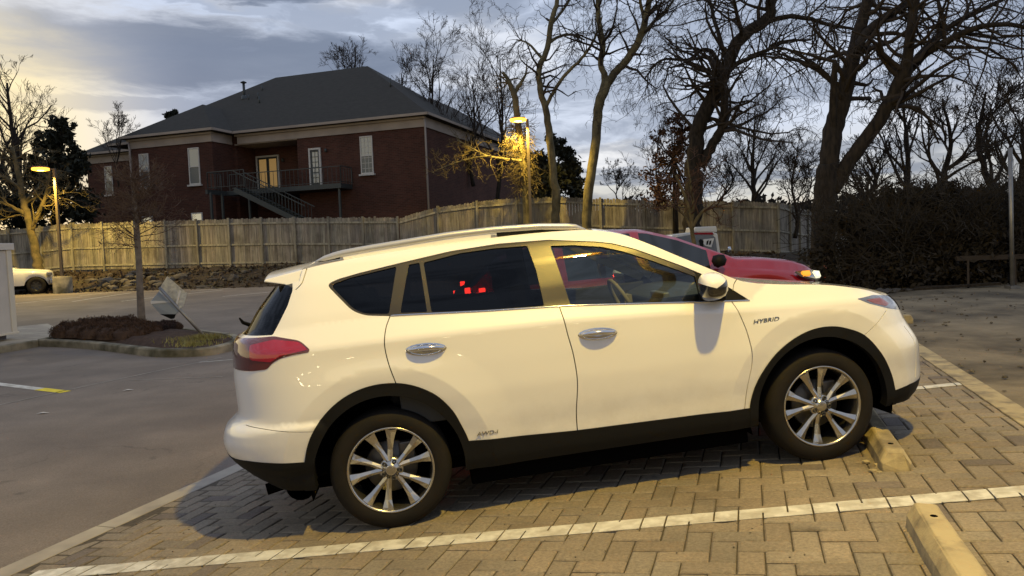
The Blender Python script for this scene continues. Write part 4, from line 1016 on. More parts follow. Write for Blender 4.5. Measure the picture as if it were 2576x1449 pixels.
def door(x0, x1, y0, y1, v, leaves, up, trim='white_trim', munt=False):
    u1, z1 = H(x0, y0, v); u0, z0 = H(x1, y1, v); t_ = .11
    fr = MB()
    for a, b_, c, e in ((u0, u1, z1-t_, z1), (u0, u0+t_, z0, z1-t_), (u1-t_, u1, z0, z1-t_)): fr.box(((a+b_)/2, v-.03, (c+e)/2), (b_-a, .14, e-c))
    w = fr.build('door', M[trim], house); uw = (u1-u0-2*t_)/leaves
    for k in range(leaves):
        a = u0+t_+k*uw; lf_ = MB()
        for p, q_, c, e in ((a, a+.10, z0, z1-t_), (a+uw-.10, a+uw, z0, z1-t_), (a+.1, a+uw-.1, z1-t_-.12, z1-t_), (a+.1, a+uw-.1, z0, z0+.18)): lf_.box(((p+q_)/2, v-.02, (c+e)/2), (q_-p, .08, e-c))
        lf_.build('door_leaf', M['steel'], w); gl = MB(); gl.box((a+uw/2, v-.005, (z0+z1)/2), (uw-.18, .05, z1-z0-.35)); gl.build('pane', M[up], w)
        if munt:
            mm = MB(); mm.box((a+uw/2, v-.04, (z0+z1)/2), (.025, .02, z1-z0-.4))
            for j in range(1, 6): mm.box((a+uw/2, v-.041, z0+.18+(z1-z0-.4)*j/6), (uw-.2, .02, .03))
            mm.build('muntin', M['steel'], w)
    return w
door(777, 812, 374, 466, 0, 1, 'winup', munt=True); door(645, 707, 394, 476, 2.0, 2, 'warm'); door(600, 629, 398, 478, 2.0, 1, 'winlo')
# downspouts and wall lamps
mb = MB(); mb.tube([(-.1, -.12, ZE-.25), (-.12, -.1, ZE-.8), (-.12, -.1, GB)], .06, 8); mb.build('downspout', M['pipe'], house)
mb = MB(); u, _ = H(318, 380, -1.8); mb.tube([(ww1+.05, -1.9, ZE-.25), (ww1+.02, -1.9, ZE-.8), (ww1+.02, -1.9, GB)], .07, 8); mb.build('downspout', M['pipe'], house)
for (px, py, v) in ((822, 380, 0), (714, 404, 2.0)):
    u, z = H(px, py, v); mb = MB(); mb.lathe([(0, .15), (.07, .12), (.10, -.05), (0, -.09)], 10, 2, (u, v-.12, z)); mb.bar((u, v, z+.1), (u, v-.12, z+.12), .03); mb.build('wall_lamp', M['steel'], house)
# deck, landing and stair
stl = MB(); DZ = H(775, 470, -.0)[1]-.05
def railing(mb, a, b_, h=1.0, n=None):
    a, b_ = V(*a), V(*b_); L_ = np.linalg.norm(b_-a); n = n or max(2, int(L_/.28))
    mb.bar(a+V(0, 0, h), b_+V(0, 0, h), .05); mb.bar(a+V(0, 0, .1), b_+V(0, 0, .1), .03)
    for k in range(n+1): p = a+(b_-a)*k/n; mb.bar(p, p+V(0, 0, h), .05 if k in (0, n) else .02)
uA = H(857, 480, -1.4)[0]; uB = ul; uL0 = H(521, 488, -3.2)[0]
dk = empty('balcony'); dk.parent = house
mb = MB(); mb.box(((uA+uB)/2, .3, DZ-.14), (uB-uA, 3.3, .28)); mb.box(((uB+uL0)/2+.1, -2.1, DZ-.14), (uL0-uB+.2, 2.0, .26)); mb.build('deck', M['steel'], dk)
mb = MB(); railing(mb, (uA, -1.3, DZ), (uB-.2, -1.3, DZ)); railing(mb, (uA, -1.3, DZ), (uA, -.05, DZ)); railing(mb, (uL0, -3.1, DZ), (uL0-2.6, -3.1, DZ)); railing(mb, (uL0, -3.1, DZ), (uL0, -1.9, DZ))
mb.build('railing', M['steel'], dk)
uS0, uS1 = H(590, 490, -3.1)[0], H(768, 548, -3.1)[0]; zS = H(768, 560, -3.1)[1]
mb = MB()
for v_ in (-3.1, -2.1):
    mb.bar((uS0, v_, DZ-.12), (uS1, v_, zS-.12), .07, .28); mb.bar((uS0, v_, DZ+.95), (uS1, v_, zS+.95), .05)
    for k in range(1, 22): t_ = k/22; mb.bar((uS0+(uS1-uS0)*t_, v_, DZ+(zS-DZ)*t_), (uS0+(uS1-uS0)*t_, v_, DZ+(zS-DZ)*t_+.95), .02)
for k in range(16): t_ = k/16; mb.box((uS0+(uS1-uS0)*t_, -2.6, DZ-.05+(zS-DZ)*t_), (.30, 1., .04))
mb.build('stair', M['steel'], dk)
for (u_, v_) in ((uA+.2, -1.2), (uL0-.1, -3.0), (uL0-.1, -2.0), (uB-1.5, -1.2)):
    mb = MB(); mb.bar((u_, v_, GB), (u_, v_, DZ-.2), .12); mb.build('deck_post', M['steel'], dk)

# ================================================================== trees
class Tree:
    def __init__(s, seed): s.r = Random(seed); s.tr = MB(); s.tw = MB(); s.cnt = 0
    def rv(s, k=1.): return V(s.r.gauss(0, k), s.r.gauss(0, k), s.r.gauss(0, k))
    def limb(s, P, rad, sides=7, wob=0.):
        P = catmull(P, 5); rad = np.interp(np.linspace(0, 1, len(P)), np.linspace(0, 1, len(rad)), rad)
        if wob: P = np.array([p+s.rv(wob*r_) for p, r_ in zip(P, rad)])
        s.tr.tube(P, list(rad), sides); return P, rad
    def grow(s, p, d, L, r0, lev, up=.15, spread=.75, nk=4, kink=.16, droop=0., rmin=.006, maxlev=3, den=1.):
        n = 5 if lev < maxlev else 3; pts = [p]; rs = [r0]; d = d/np.linalg.norm(d)
        for i in range(n):
            d = d+s.rv(kink)+V(0, 0, up/n-droop*(i/n)*(lev > 1)); d /= np.linalg.norm(d); p = p+d*L/n; pts.append(p); rs.append(max(rmin, r0*(1-.72*(i+1)/n)))
        (s.tr if lev == 0 else s.tw).tube(pts, rs, 5 if lev <= 1 else 3, cap=False, smooth=lev < 2); s.cnt += 1
        if lev >= maxlev: return
        k = int(nk*den) if lev else nk
        for i in range(k):
            t = s.r.uniform(.25, 1.) if i else .97; j = min(n-1, int(t*n)); f = t*n-j; q = pts[j]+(pts[j+1]-pts[j])*f
            dd = pts[j+1]-pts[j]; dd /= np.linalg.norm(dd); side = np.cross(dd, s.rv()); side /= np.linalg.norm(side)+1e-9
            nd = dd*(1-spread*.45)+side*spread*s.r.uniform(.6, 1.1)
            s.grow(q, nd, L*s.r.uniform(.42, .68)*(1.1-.4*t), max(rmin, rs[j]*.62), lev+1, up, spread, nk, kink, droop, rmin, maxlev, den)
    def spawn(s, P, rad, n, L, t0=.25, bias=(0, 0, 0), **k):
        N = len(P)
        for i in range(n):
            t = s.r.uniform(t0, 1.); j = min(N-2, int(t*(N-1))); q = P[j]+(P[j+1]-P[j])*s.r.random(); dd = P[j+1]-P[j]; dd = dd/np.linalg.norm(dd)
            side = np.cross(dd, s.rv()); side /= np.linalg.norm(side); s.grow(q, dd*.5+side*.9+V(*bias), L*s.r.uniform(.6, 1.2)*(1.15-.35*t), min(.45*rad[j], .05+.012*L), 1, **k)
    def build(s, name, label, base, group=None, mt='bark', tw='twig', cat='tree', crown='crown'):
        t = empty(name, base, 0, label, cat, group); off = -V(*base)
        for mb in (s.tr, s.tw):
            mb.v = [tuple(V(*p)+off) for p in mb.v] if len(mb.v) < 3000 else (np.array(mb.v)+off).tolist()
        if s.tr.v: s.tr.build('trunk', M[mt], t)
        if s.tw.v: s.tw.build(crown, M[tw], t)
        return t
def skel(pts, Y, dy=0): return [at(p[0], p[1], Y+dy*i/max(1, len(pts)-1)+(p[3] if len(p) > 3 else 0)) for i, p in enumerate(pts)], [p[2] for p in pts]
# T1 the large forked trunk at the right
T = Tree(1); Y = 21
base = at(2070, 706, Y)
ls = [([(2070, 730, .42), (2069, 690, .36), (2068, 600, .32), (2072, 520, .32), (2080, 450, .32), (2084, 410, .27)], 0),
      ([(2086, 430, .26), (2096, 330, .27), (2120, 250, .24), (2140, 170, .21), (2158, 90, .18), (2182, 0, .15), (2200, -110, .10)], .6),
      ([(2150, 130, .13), (2190, 70, .12), (2250, 30, .11), (2330, -30, .09), (2420, -120, .06)], 1.2),
      ([(2096, 330, .13), (2095, 260, .10), (2098, 200, .085), (2100, 156, .07)], -.4),
      ([(2092, 480, .22), (2140, 400, .20), (2190, 335, .19), (2235, 262, .185), (2272, 190, .20), (2282, 150, .14), (2290, 80, .13), (2305, -20, .11), (2320, -120, .08)], -1.2),
      ([(2268, 195, .15), (2320, 140, .13), (2380, 105, .10), (2450, 72, .08), (2540, 62, .06), (2650, 90, .04)], -1.8),
      ([(2278, 180, .12), (2340, 110, .10), (2400, 60, .08), (2500, 10, .06), (2600, -40, .04)], .8),
      ([(2120, 250, .08), (2080, 190, .06), (2030, 150, .05), (1960, 120, .035), (1880, 140, .02)], 1.)]
for P, dy in ls:
    P, r_ = skel(P, Y, dy); P, r_ = T.limb(P, r_, 9, .05)
    if P[-1][2] > 4 and len(P) > 16: T.spawn(P, r_, 20 if r_[0] > .1 else 13, 2.6, .3, kink=.22, up=.05, droop=.25, nk=4, spread=.9, maxlev=4, den=.9)
T.build('bare_tree', 'largest bare tree at right, its thick trunk forking into two leaning limbs', base, 'bare trees along the fence')
# T2 leaning ivy-clad tree behind the truck
T = Tree(2); Y = 30
for P, dy in [([(1745, 640, .40), (1747, 560, .36), (1746, 470, .37), (1748, 400, .33), (1762, 303, .30), (1802, 233, .29), (1826, 169, .26), (1861, 99, .24), (1931, 47, .22), (1940, 0, .2), (1948, -80, .16)], 0),
              ([(1762, 420, .2), (1785, 375, .2), (1812, 330, .18), (1824, 257, .16), (1810, 200, .13), (1800, 180, .1)], -.8),
              ([(1931, 55, .11), (1965, 44, .10), (2006, 42, .09), (2050, 52, .08), (2094, 64, .07), (2152, 76, .05), (2230, 110, .03)], -1.5),
              ([(1849, 163, .10), (1885, 146, .09), (1919, 132, .08), (1977, 105, .06), (2040, 100, .04)], 1.5),
              ([(1818, 180, .11), (1790, 130, .09), (1762, 128, .08), (1732, 150, .06), (1662, 152, .05), (1620, 200, .03)], 1.),
              ([(1830, 160, .10), (1800, 60, .08), (1780, -20, .06), (1760, -100, .04)], 2.), ([(1870, 100, .09), (1850, 20, .07), (1835, -80, .05)], -2.)]:
    P, r_ = skel(P, Y, dy); P, r_ = T.limb(P, r_, 9, .12)
    T.spawn(P, r_, 26 if r_[0] < .15 else 30, 3.0, .35, kink=.25, up=-.05, droop=.5, nk=4, spread=.9, maxlev=4, den=.9, bias=(-.1, 0, 0))
T.build('bare_tree', 'leaning ivy-wrapped bare tree rising behind the red car and the pickup', at(1745, 640, 30), 'bare trees along the fence')
# T3, T4 slim trunks lit from the lamp
T = Tree(3); Y = 34.2
for P, dy in [([(1474, 640, .23), (1476, 560, .21), (1482, 467, .22), (1500, 350, .21), (1508, 262, .22), (1528, 205, .24)], 0),
              ([(1522, 215, .16), (1520, 187, .15), (1511, 160, .13), (1517, 110, .14), (1506, 52, .12), (1504, 0, .11), (1500, -90, .08)], .6),
              ([(1530, 210, .2), (1545, 185, .18), (1581, 146, .17), (1612, 90, .16), (1625, 40, .14), (1634, 0, .13), (1650, -90, .1)], -.6),
              ([(1605, 105, .1), (1640, 60, .08), (1680, 20, .06), (1720, -40, .04)], 1.), ([(1622, 60, .09), (1610, 0, .07), (1600, -60, .05)], -1.2)]:
    P, r_ = skel(P, Y, dy); P, r_ = T.limb(P, r_, 8, .08)
    if P[-1][2] > 11: T.spawn(P, r_, 16, 2.4, .25, kink=.24, up=0., droop=.3, nk=4, maxlev=4, den=.85)
T.build('bare_tree', 'slim bare tree forking in a V, second trunk right of the lamp among the trees', at(1474, 640, 34.2), 'bare trees along the fence', mt='litbark')
T = Tree(4); Y = 34.6
for P, dy in [([(1395, 640, .21), (1394, 554, .19), (1400, 500, .21), (1391, 437, .18), (1383, 350, .17), (1374, 280, .15), (1359, 222, .14), (1356, 175, .13), (1377, 122, .13), (1386, 58, .12), (1402, 0, .1), (1410, -80, .07)], 0),
              ([(1374, 268, .09), (1396, 225, .085), (1423, 187, .08), (1460, 150, .07), (1482, 122, .06), (1503, 80, .05), (1515, 40, .03)], -.8),
              ([(1380, 110, .08), (1400, 95, .07), (1435, 87, .06), (1470, 100, .04)], 1.), ([(1366, 150, .07), (1330, 110, .05), (1300, 100, .03)], 1.), ([(1388, 60, .07), (1420, 20, .06), (1450, -30, .04)], 1.)]:
    P, r_ = skel(P, Y, dy); P, r_ = T.limb(P, r_, 8, .10)
    T.spawn(P, r_, 14, 2.1, .45, kink=.25, up=0., droop=.35, nk=4, maxlev=4, den=.85)
T.build('bare_tree', 'thin crooked bare tree with yellow lit bark just right of the lamp among the trees', at(1395, 640, 34.6), 'bare trees along the fence', mt='litbark')
# T5 broken tree behind the lamp with ivy shoots
T = Tree(5); Y = 34.6
for P, dy in [([(1330, 640, .22), (1327, 560, .2), (1322, 470, .19), (1312, 380, .17), (1301, 292, .15), (1292, 236, .14), (1280, 205, .10), (1266, 181, .05)], 0),
              ([(1293, 240, .10), (1306, 215, .09), (1322, 188, .05), (1326, 150, .02)], .3)]:
    P, r_ = skel(P, Y, dy); P, r_ = T.limb(P, r_, 8, .10); top = P, r_
    T.spawn(P, r_, 7, 1.2, .6, kink=.3, nk=3, maxlev=3)
P, r_ = skel([(1322, 480, .1), (1312, 380, .1), (1300, 310, .1)], Y)
for _ in range(420):
    t = T.r.random(); c = P[0]+(P[2]-P[0])*t; a = T.r.uniform(0, 2*math.pi); dv = V(math.cos(a), math.sin(a)*.8, T.r.uniform(-.4, .5)); T.grow(c+dv*.15, dv, T.r.uniform(.3, .95), .012, 2, kink=.4, droop=.6, nk=2, maxlev=3, rmin=.009)
P, r_ = skel([(1312, 405, .07), (1270, 400, .06), (1225, 392, .05), (1185, 372, .04), (1150, 352, .03)], Y-.6); P, r_ = T.limb(P, r_, 6, .05); T.spawn(P, r_, 26, .9, .1, kink=.4, nk=4, maxlev=3, up=.1)
P, r_ = skel([(1225, 392, .05), (1180, 400, .04), (1130, 415, .03), (1085, 435, .02)], Y-.6); P, r_ = T.limb(P, r_, 6, .05); T.spawn(P, r_, 20, .9, .1, kink=.4, nk=4, maxlev=3, up=-.1)
T.build('bare_tree', 'broken stub tree behind the lamp, tangled with yellow lit ivy shoots', at(1330, 640, 34.6), 'bare trees along the fence', tw='ivy', mt='litbark')
# crape myrtle by the truck
T = Tree(6); Y = 19
for P in ([(1752, 640, .06), (1742, 590, .055), (1738, 545, .05), (1725, 500, .04), (1700, 440, .03)], [(1740, 575, .05), (1755, 548, .045), (1778, 525, .04), (1830, 512, .02)], [(1739, 560, .045), (1744, 520, .04), (1738, 470, .03), (1728, 400, .02)], [(1741, 580, .04), (1720, 540, .03), (1690, 510, .02)]):
    P, r_ = skel(P, Y); P, r_ = T.limb(P, r_, 6, .05); T.spawn(P, r_, 9, .9, .4, kink=.25, up=.2, nk=3, maxlev=3)
T.build('small_tree', 'small pale multi-stemmed tree in front of the white pickup', at(1752, 650, 19), tw='redtwig', mt='ivy')
# brown-leaved tree
def leafy(name, label, base, blobs, n, s0, s1, mt, seed, trunk=None, group=None, cat='tree', twigs=0):
    r_ = Random(seed); t = empty(name, base, 0, label, cat, group); mb = MB()
    cl = []
    for (c, rad) in blobs:
        for _ in range(max(4, int(10*rad))):
            a = V(r_.gauss(0, 1), r_.gauss(0, 1), r_.gauss(0, 1)); a /= np.linalg.norm(a); cl.append((V(*c)+a*rad*r_.uniform(.35, .95), rad*r_.uniform(.16, .42)))
    for _ in range(n):
        c, rd = cl[r_.randrange(len(cl))]; a = V(r_.gauss(0, .5), r_.gauss(0, .5), r_.gauss(0, .42))*rd
        p = c+a-V(*base); s = r_.uniform(s0, s1); u = V(r_.gauss(0, 1), r_.gauss(0, 1), r_.gauss(0, 1)); u /= np.linalg.norm(u); w = np.cross(u, V(r_.gauss(0, 1), r_.gauss(0, 1), r_.gauss(0, 1))); w /= np.linalg.norm(w)
        u = u*s; w = w*s*.45; mb.add([p-u, p-w, p+u, p+w], [(0, 1, 2, 3)])
    mb.build('crown', M[mt], t)
    if trunk:
        mb = MB()
        for P, rr_ in trunk: mb.tube([V(*p)-V(*base) for p in P], rr_, 7)
        for c, rd in cl[::3]: q0 = V(*trunk[0][0][-1]); mb.tube([q0-V(*base), (q0+c)/2+V(0, 0, -.1)-V(*base), c-V(*base)], [.05, .03, .012], 4)
        mb.build('trunk', M['bark'], t)
    return t
Y = 39
leafy('evergreen_tree', 'dark evergreen behind the fence between the lamp and the slim trunks', at(1400, 600, Y), [(at(1402, 370, Y), .7), (at(1395, 410, Y), 1.2), (at(1425, 430, Y), 1.0), (at(1375, 450, Y+1), 1.2), (at(1400, 470, Y-1), 1.5), (at(1440, 475, Y), 1.0), (at(1360, 490, Y), 1.0), (at(1445, 430, Y+.5), .5)], 9500, .09, .20, 'evergreen', 21, [([at(1400, 600, Y), at(1400, 430, Y)], [.2, .1])], 'evergreens')
Y = 44
leafy('evergreen_tree', 'ragged dark evergreen behind the lamp at far left', at(140, 600, Y), [(at(135, 330, Y), .9), (at(165, 322, Y), .7), (at(118, 370, Y), 1.1), (at(160, 370, Y), 1.1), (at(190, 400, Y), .8), (at(120, 420, Y), 1.6), (at(180, 440, Y), 1.4), (at(90, 480, Y), 2.), (at(160, 500, Y), 2.2), (at(200, 530, Y), 1.4), (at(60, 540, Y), 2.2), (at(20, 520, Y), 2.2)], 10500, .10, .24, 'evergreen', 22, [([at(140, 600, Y), at(140, 400, Y)], [.3, .12])], 'evergreens')
Y = 70
leafy('evergreen_tree', 'top of an evergreen just showing over the left roof slope', at(432, 400, Y), [(at(428, 288, Y), .5), (at(440, 284, Y), .5), (at(436, 300, Y), .8)], 1600, .15, .3, 'evergreen', 23, [([at(432, 400, Y), at(434, 300, Y)], [.2, .1])], 'evergreens')
leafy('leafy_tree', 'tree holding dry brown leaves left of the ivy-wrapped trunk', at(1700, 600, 33), [(at(1690, 350, 33), 1.0), (at(1710, 320, 33), .8), (at(1680, 400, 33), 1.3), (at(1700, 450, 33), 1.4), (at(1670, 470, 33), 1.1), (at(1720, 480, 33), .9), (at(1655, 500, 33), .7)], 3000, .05, .13, 'redtwig', 24, [([at(1700, 600, 33), at(1695, 400, 33)], [.15, .06])])
# dark thicket at the right edge of the gravel
for k, (cx, cy, rr_, Y, lab) in enumerate([(2200, 590, 1.15, 17.5, 'low dark thicket right of the largest trunk'), (2290, 560, 1.5, 17.5, 'rounded dark thicket at the edge of the gravel'), (2390, 570, 1.5, 17.2, 'broad dark thicket behind the gravel lot'), (2480, 600, 1.2, 17.2, 'dark thicket beside the thin metal pole'), (2580, 610, 1.3, 17.5, 'dark thicket at the right edge of the picture')]):
    c = at(cx, cy, Y); b_ = V(c[0], c[1], G(c[0], c[1]))
    bl = [(c, rr_*.75), (c+V(-.7, 0, -.6), .85*rr_), (c+V(.7, .2, -.6), .85*rr_), (c+V(0, -.2, -.9), rr_), (c+V(.1, .5, .2), .6*rr_)]
    t = leafy('thicket', lab, b_, bl, 15000, .03, .09, 'darkleaf', 40+k, None, 'dark thickets by the gravel lot', 'bush')
    T = Tree(50+k)
    for _ in range(60):
        p = b_+V(T.r.uniform(-1.2, 1.2), T.r.uniform(-.8, .6), 0); T.grow(p, V(T.r.gauss(0, .35), T.r.gauss(0, .3), 1), T.r.uniform(1.2, 2.3), .018, 2, kink=.2, nk=5, maxlev=4, rmin=.006)
    T.tw.v = (np.array(T.tw.v)-b_).tolist(); T.tw.build('stems', M['darkleaf'], t)
# far bare trees
def far_tree(seed, x, ybase, ytop, Y, label, wpx, n=9, group='bare trees further off', lean=0, L=None, r0=.16, ml=4, den=1., up=.35, tw='twig'):
    T = Tree(seed); b_ = at(x, ybase, Y); tp = at(x+lean, ytop, Y); h = tp[2]-b_[2]; wd = wpx/FPX*Y
    P, r_ = T.limb([b_, b_+V(T.r.gauss(0, .2), 0, h*.2), b_+(tp-b_)*.45+V(T.r.gauss(0, .3), 0, 0), b_+(tp-b_)*.75], [r0, r0*.85, r0*.5, r0*.25], 6, .2)
    for i in range(n):
        t = T.r.uniform(.22, .98); j = int(t*(len(P)-1)); a = T.r.uniform(0, 2*math.pi); dv = V(math.cos(a)*wd/h*1.3, math.sin(a)*.5, T.r.uniform(.5, 1.2))
        T.grow(P[j], dv, h*T.r.uniform(.32, .52)*(1.15-.6*t), max(.03, r_[j]*.6), 1, up=up, kink=.17, spread=.7, nk=5, maxlev=ml, rmin=.009, den=den)
    return T.build('bare_tree', label, b_, group, tw=tw)
far_tree(61, 880, 330, 55, 60, 'bare treetop behind the highest part of the roof', 120, 10, lean=20)
far_tree(62, 1090, 420, 60, 52, 'bare tree behind the right end of the house roof', 130, 14)
far_tree(63, 1190, 470, 130, 50, 'bushy bare tree past the right roof slope', 110, 12)
far_tree(64, 1010, 380, 120, 60, 'faint bare treetop right of the roof peak', 110, 9)
far_tree(65, 300, 470, 245, 48, 'thin pale sapling rising beyond the left wing', 40, 7, lean=-5, r0=.06)
far_tree(66, 40, 560, 90, 46, 'tall bare tree at the left edge against the glow', 150, 16, lean=-30, r0=.25)
far_tree(67, 1250, 520, 20, 47, 'pale bare tree above the lamp among the trees', 120, 9, lean=10)
far_tree(68, 1580, 560, 400, 44, 'small bare tree behind the fence right of the slim trunks', 90, 10, r0=.08)
far_tree(69, 1900, 560, 200, 40, 'bare tree between the leaning trunk and the forked trunk', 170, 14)
far_tree(70, 2000, 600, 330, 36, 'dark tangled bare tree left of the forked trunk', 120, 16, r0=.10)
far_tree(71, 2180, 560, 330, 30, 'bare tree just right of the forked trunk', 120, 14)
far_tree(72, 2270, 540, 130, 33, 'bare tree above the rounded thicket', 180, 11)
far_tree(73, 2370, 540, 150, 30, 'wide bare tree above the broad thicket', 200, 11)
far_tree(74, 2480, 560, 120, 28, 'bare tree behind the thin metal pole', 190, 11)
far_tree(75, 2580, 560, 60, 26, 'bare tree at the far right edge', 160, 10)
far_tree(76, 1820, 560, 330, 42, 'low bare tree beyond the fence corner', 130, 11, r0=.08)
far_tree(77, 1660, 560, 250, 46, 'bare tree far behind the brown-leaved tree', 140, 10, r0=.1)
far_tree(78, 2230, 600, 480, 22, 'twiggy scrub standing over the low thicket', 90, 16, r0=.05)
# hedge-like line of low trees beyond the fence at the horizon
def wood():
    r_ = Random(91); mb = MB()
    for _ in range(16000):
        a = r_.uniform(-.05, .75); Yd = r_.uniform(52, 75); x = Yd*a; hh = 3.2+1.8*noise.noise(Vector((x*.12, 0, 1)))+1.2*noise.noise(Vector((x*.5, 0, 4)))
        z = 1.2+r_.random()**.8*hh; s = r_.uniform(.12, .35); u = V(r_.gauss(0, 1), 0, r_.gauss(0, 1)); u /= np.linalg.norm(u)+1e-6; w = V(-u[2], 0, u[0]); c = V(x, Yd, z); mb.add([c-u*s, c-w*s*.5, c+u*s, c+w*s*.5], [(0, 1, 2, 3)])
    tag(mb.build('treeline', M['darkleaf']), 'low dark line of distant scrub above the fence', 'woods', kind='stuff')
wood()
# left tree by the lamp, lit yellow from it
T = Tree(8); Y = 37.5
for P, dy in [([(98, 690, .26), (92, 650, .22), (80, 590, .19), (68, 540, .18), (55, 490, .15), (45, 430, .12), (30, 370, .08)], 0), ([(78, 580, .12), (100, 530, .1), (118, 480, .08), (125, 430, .05)], -.6), ([(66, 540, .10), (30, 520, .08), (-10, 505, .06), (-60, 500, .04)], -1.), ([(55, 480, .09), (20, 450, .07), (-10, 440, .05)], .4), ([(60, 510, .08), (90, 480, .06), (110, 465, .04)], .9)]:
    P, r_ = skel(P, Y, dy); P, r_ = T.limb(P, r_, 7, .12); T.spawn(P, r_, 15, 1.7, .35, kink=.28, nk=4, maxlev=4, den=.8, up=.1)
T.build('bare_tree', 'gnarled bare tree lit yellow beside the lamp at far left', at(98, 690, 37.5), None, tw='ivy', mt='ivy')

# ================================================================== planted island with kerb
def Q(px, py, z=.13): p = at_z(px, py, RZ+z); return V(p[0], p[1], 0)
fr = [(96, 859), (160, 861), (233, 865), (310, 873), (389, 881), (455, 881), (518, 878), (560, 871), (596, 861), (606, 851), (590, 844), (544, 838), (440, 829), (330, 826), (230, 833), (155, 845), (110, 855)]
isl = catmull([tuple(Q(*p)) for p in fr], 5, closed=True); cen = isl.mean(0)
def inset(P, w):
    out = []; n = len(P)
    for i in range(n):
        d = P[(i+1) % n]-P[i-1]; d /= np.linalg.norm(d)+1e-9; nn = V(-d[1], d[0], 0); nn = nn if nn@(cen-P[i]) > 0 else -nn; out.append(P[i]+nn*w)
    return np.array(out)
kb = MB(); n = len(isl); i1 = inset(isl, .15)
zt = lambda p, h: V(p[0], p[1], G(p[0], p[1])+h)
vs = [zt(p, -.1) for p in isl]+[zt(p, .125) for p in isl]+[zt(p, .15) for p in inset(isl, .02)]+[zt(p, .15) for p in i1]+[zt(p, -.0) for p in i1]
kb.add(vs, [(k*n+i, k*n+(i+1) % n, (k+1)*n+(i+1) % n, (k+1)*n+i) for k in range(4) for i in range(n)], False)
tag(kb.build('island_kerb', M['kerb_old'], fix=True), kind='structure')
r_ = Random(9); mv, mf = [], []
rings = 9
for k in range(rings+1):
    t = k/rings
    for p in i1: q_ = cen+(p-cen)*(1-t*.999); mv.append((q_[0], q_[1], G(q_[0], q_[1])+.09+.17*min(1, t*2.2)+.035*noise.noise(Vector((q_[0]*3, q_[1]*3, 0)))))
mf = [(k*n+i, k*n+(i+1) % n, (k+1)*n+(i+1) % n, (k+1)*n+i) for k in range(rings) for i in range(n)]
tag(mesh('mulch_bed', mv, mf, M['mulch'], smooth=True), kind='structure')
def mulz(p): return G(p[0], p[1])+.2
# left continuation of the kerb and a concrete pad beside the white cabinet
P0, P1 = Q(-60, 884), Q(96, 860); d = (P1-P0)/np.linalg.norm(P1-P0); nn = V(-d[1], d[0], 0)
kb = MB(); c = [P0, P1, P1+nn*.15, P0+nn*.15]; kb.prism([zt(p, -.1) for p in c], (0, 0, .25)); tag(kb.build('kerb', M['kerb_old'], bevel=.02, fix=True), kind='structure')
c = [P0+nn*.15, P1+nn*.15, Q(128, 856), Q(160, 838), Q(120, 822), Q(-60, 838)]
kb = MB(); kb.prism([zt(p, -.1) for p in c], (0, 0, .22)); tag(kb.build('concrete_pad', M['concrete'], fix=True), kind='structure')
def shrub(cx, cy, rx, ry, h, n, seed, label):
    c = at_z(cx, cy, .02); b_ = V(c[0], c[1], mulz(c)-.03); r_ = Random(seed); mb = MB()
    nz = 14
    for _ in range(n):
        a = r_.uniform(0, 2*math.pi); e = math.asin(r_.uniform(0, 1)); k = r_.uniform(.80, 1.0)*(1+.22*noise.noise(Vector((math.cos(a)*2, math.sin(a)*2, seed+e*2)))); p = V(rx*math.cos(a)*math.cos(e)*k, ry*math.sin(a)*math.cos(e)*k, h*(math.sin(e)**.7)*k)
        s = r_.uniform(.010, .026); u = V(r_.gauss(0, .6), r_.gauss(0, .6), 1); u /= np.linalg.norm(u); w = np.cross(u, V(r_.gauss(0, 1), r_.gauss(0, 1), .1)); w /= np.linalg.norm(w); mb.add([p-u*s, p-w*s*.35, p+u*s*1.3, p+w*s*.35], [(0, 1, 2, 3)])
    mb2 = MB(); mb2.lathe([(rx*.86, 0), (rx*.84, h*.45), (rx*.55, h*.72), (0, h*.8)], 16)
    t = empty('shrub', b_, 0, label, 'shrub', 'brown shrubs in the island'); mb.build('foliage', M['juniper'], t); mb2.build('stems', M['mulch'], t)
for k, (x, y, s) in enumerate([(178, 846, .42), (212, 846, .44), (250, 848, .46), (292, 850, .46), (334, 850, .46), (366, 845, .42), (230, 836, .42), (275, 834, .42), (318, 833, .40), (395, 838, .36), (420, 834, .34)]):
    shrub(x, y, s*.95, s*.85, .33 if k < 9 else .24, 4200, 100+k, ['rounded brown shrub at the left tip of the island', 'second brown shrub from the left tip of the island', 'third brown shrub from the left tip, front row', 'brown shrub in the front row left of the young tree', 'brown shrub in the front row below the young tree', 'brown shrub at the right end of the front row', 'brown shrub at the left of the back row', 'brown shrub in the middle of the back row', 'brown shrub in the back row against the young tree', 'small brown shrub right of the young tree', 'rightmost small brown shrub, nearest the tilted sign'][k])
for k, (x, y, w, lab) in enumerate([(462, 856, .42, 'yellow-green grass clump in the middle of the mulch'), (490, 865, .40, 'yellow-green grass clump nearest the front kerb'), (530, 849, .34, 'grass clump at the foot of the tilted sign'), (505, 850, .2, 'tiny grass clump left of the sign foot')]):
    c = at_z(x, y, .05); mb = MB(); r_ = Random(200+k)
    for _ in range(190):
        p = V(r_.gauss(0, w*.45), r_.gauss(0, w*.3), 0); u = V(r_.gauss(0, .5), r_.gauss(0, .5), 1)*r_.uniform(.05, .13); s = V(.008, 0, 0); mb.add([p-s, p+s, p+u], [(0, 1, 2)])
    o = mb.build('grass_clump', M['grass'], loc=(c[0], c[1], mulz(c)-.01)); tag(o, lab, 'grass clump', 'grass clumps in the island')
